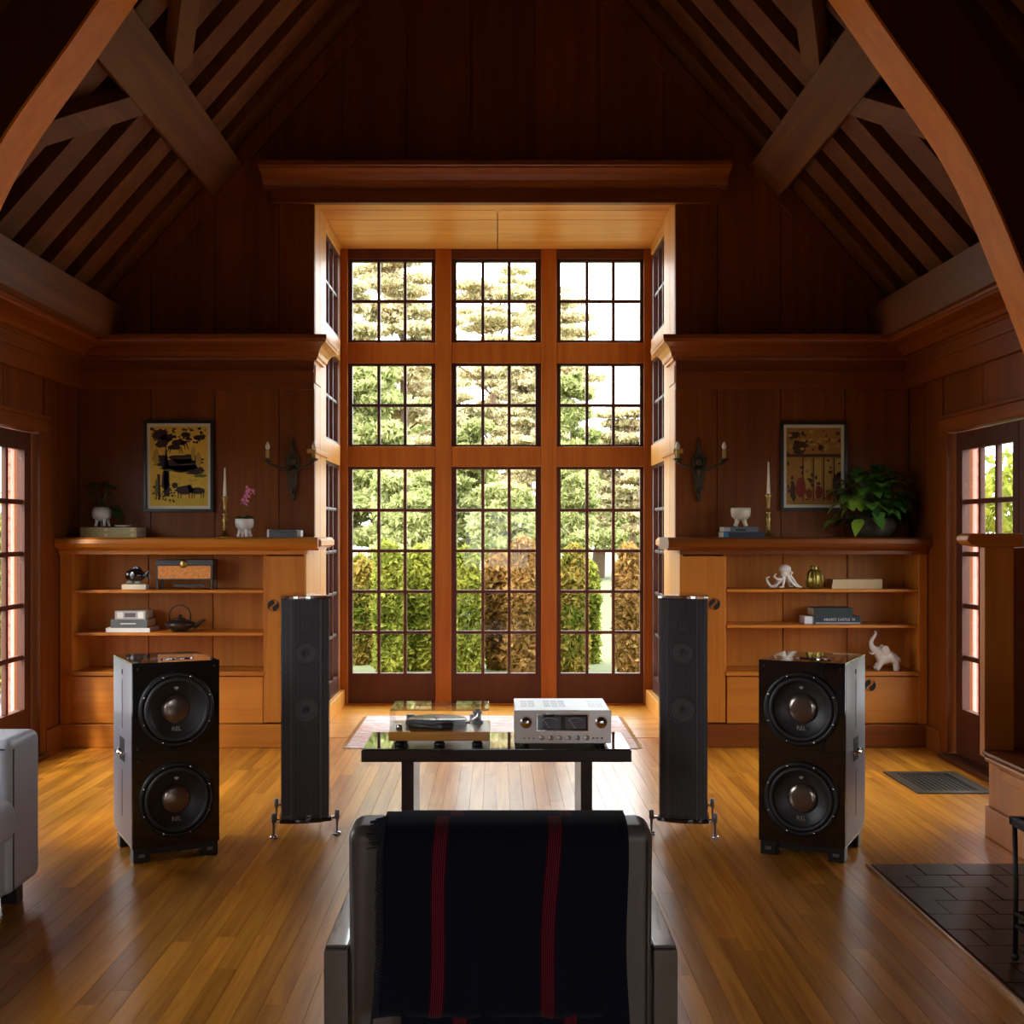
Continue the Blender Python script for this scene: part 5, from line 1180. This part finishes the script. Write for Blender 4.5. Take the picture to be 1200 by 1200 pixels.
SHR = [(422, 14.1, 655, 16, LMX, 'first bronze green shrub from the left, outside the left glazed leaf'), (456, 13.2, 640, 18, LG, 'second green shrub from the left outside the left glazed leaf'), (492, 13.5, 645, 18, LG, 'third green shrub from the left, right edge of the left glazed leaf'),
       (522, 13.8, 655, 16, LMX, 'shrub half hidden behind the left window post'), (548, 13.2, 646, 16, LG, 'green shrub at the left of the centre glazed leaf'), (585, 13.6, 650, 18, LO, 'rusty orange shrub in the middle of the centre glazed leaf'), (613, 13.1, 634, 17, LO, 'tallest rusty shrub at the right of the centre glazed leaf'),
       (645, 13.8, 650, 15, LMX, 'shrub half hidden behind the right window post'), (672, 13.2, 642, 17, LMX, 'green and brown shrub at the left of the right glazed leaf'), (690, 14.2, 660, 12, LG, 'small green shrub in the middle of the right glazed leaf'), (737, 13.2, 642, 17, LO, 'rusty brown shrub at the right of the right glazed leaf'), (770, 13.5, 650, 17, LMX, 'shrub outside the right side of the bay'), (389, 13.2, 650, 15, LMX, 'shrub outside the left side of the bay')]
for i, (px, Y, pt, r, mt, lb) in enumerate(SHR): shrub(lb, px, Y, pt, r, mt, 100+i)
def tree(label, px, Y, py_top, py_bot, rpx, mat, seed, n=42000, size=0.075, name='garden_tree', droop=False):
    x = PX(px, Y); h = PZ(py_top, Y)-GZ; r = rpx*Y/F; zlo = max(PZ(py_bot, Y)-GZ, 0.3)
    T = thing(name, label, 'tree', (x, Y, GZ)); g = random.Random(seed); cs = []; rs = []
    for i in range(80):
        u = g.random(); z = zlo+(h-zlo)*u; a = g.uniform(0, 2*PI); q = r*(0.95*(1-u*0.5))*math.sqrt(g.random())
        cs.append((q*math.cos(a), q*math.sin(a), z)); s = r*g.uniform(.12, .30); rs.append((s*1.5, s*1.2, s*(0.30 if droop else .6)))
    leafcloud('foliage', cs, rs, n, size, mat, T, seed, shell=0.0)
    part('trunk', MB().tube([(0, 0, 0), (0.1, 0, h*.4), (0, 0, h*.92)], [r*.10, r*.07, 0.03], 10), BARK, T)
    m = MB()
    for i in range(18):
        c = cs[i]; z0 = c[2]*0.85; m.tube([(0.05, 0, z0), (c[0]*.5, c[1]*.5, (z0+c[2])/2+.1), c], [r*.025, r*.018, 0.015], 6)
    part('branches', m, BARK, T)
TR = [(432, 22, 430, 640, 62, LP, 'pale green tree behind the shrubs outside the left panes', 1), (470, 31, 290, 560, 78, LY, 'tall golden larch outside the upper left panes', 2), (545, 25, 500, 650, 46, LP, 'green conifer behind the shrubs outside the centre panes', 3),
      (575, 36, 320, 560, 72, LY, 'golden larch outside the upper centre panes', 4), (616, 27, 425, 640, 50, LY, 'golden drooping larch outside the centre right panes', 5), (668, 24, 440, 650, 36, LP, 'dark green conifer outside the left edge of the right panes', 6),
      (738, 30, 478, 620, 55, LY, 'golden larch spray outside the right panes', 7), (395, 27, 300, 600, 60, LY, 'pale gold tree at the far left of the view', 8), (700, 40, 560, 640, 90, LP, 'low green thicket far behind the right panes', 9), (478, 19, 560, 650, 50, LP, 'light green bush behind the left shrubs', 10), (592, 20, 575, 650, 45, LP, 'light green bush behind the centre shrubs', 11),
      (640, 46, 330, 520, 62, LY, 'hazy golden tree far behind the right window post', 12), (505, 54, 400, 600, 70, LP, 'far green tree between the two tall larches', 13)]
for (px, Y, a, b, r, mt, lb, sd) in TR: tree(lb, px, Y, a, b, r, mt, 300+sd, droop=(mt is LY))
# side gardens seen through the glass doors: red shingled wing walls and greenery
for s, X in ((-1, LX), (1, RX)):
    lb = 'red shingled wing wall outside the left glass door' if s < 0 else 'red shingled wing wall outside the right glass door'
    T = thing('shingled_wall', lb, 'wall', (X+s*0.19, 8.75, GZ))
    wd = 0.45
    box('wall_core', (0, s*wd, 0.04, 0.30, 0, 2.3), REDWALL, T)
    for r_ in range(24):
        z = r_*0.095; k = 0
        x = -0.0 - (0.075 if r_ % 2 else 0)
        while x < wd:
            a, b = max(x, 0), min(x+0.15, wd+0.012)
            if b-a > 0.02:
                sh = MB().prism([(0.045, z), (0.012, z), (0.034, z+0.11), (0.045, z+0.11)], s*(a+.002), s*(b-.002), 'X'); part('shingle', sh, REDWALL, T)
            x += 0.15
    box('corner_board', (s*wd, s*(wd+0.02), 0.04, 0.3, 0, 2.3), REDTRIM, T)
    pst = thing('porch_post', 'red painted post outside the %s glass door' % ('left' if s < 0 else 'right'), 'post', (X+s*0.42, 8.40, GZ))
    part('shaft', MB().lathe([(0.06, 0), (0.06, 0.12), (0.045, 0.14), (0.045, 2.2), (0.06, 2.22), (0.06, 2.3)], 18), REDTRIM, pst)
    for (dx, dy, rr_, sd, mt) in ((2.0, 3.3, 0.7, 1, LG), (4.2, 5.2, 1.3, 2, LP)):
        T2 = thing('garden_bush', '%s bush outside the %s glass door' % ('bright green' if sd == 1 else 'tall yellow green', 'left' if s < 0 else 'right'), 'bush', (X+s*dx, 7.6+dy, GZ))
        leafcloud('foliage', [(0, 0, rr_*0.8), (0.2, 0, rr_*1.5), (-.2, .1, rr_*2.2)], [(rr_, rr_, rr_*.9)]*3, 9000, 0.06, mt, T2, 500+sd+(s+1)*5, shell=.4)
        part('trunk', MB().tube([(0, 0, 0), (0, 0, rr_*2)], [0.06, 0.02], 8), BARK, T2)

GROUPS = {'book': None, 'garden_tree': 'garden trees beyond the shrub hedge', 'subwoofer': 'pair of twin driver subwoofers', 'tower_speaker': 'pair of tower loudspeakers',
          'wall_sconce': 'pair of wall sconces flanking the bay', 'brass_candlestick': 'pair of brass candlesticks on the mantels', 'framed_print': 'framed prints above the mantels',
          'built_in_bookcase': 'pair of built-in bookcases', 'garden_bush': 'bushes outside the glass doors', 'porch_post': 'red porch posts outside the glass doors', 'shingled_wall': 'red shingled wing walls outside'}
for o in C.objects:
    if o.parent is None and 'category' in o:
        base = o.name.split('.')[0]
        if base == 'book': o['group'] = 'books on the %s' % ('left mantel' if o.location.x < 0 and o.location.z > 1.2 else 'left shelves' if o.location.x < 0 else 'right mantel' if o.location.z > 1.2 else 'right shelves')
        elif base in GROUPS: o['group'] = GROUPS[base]
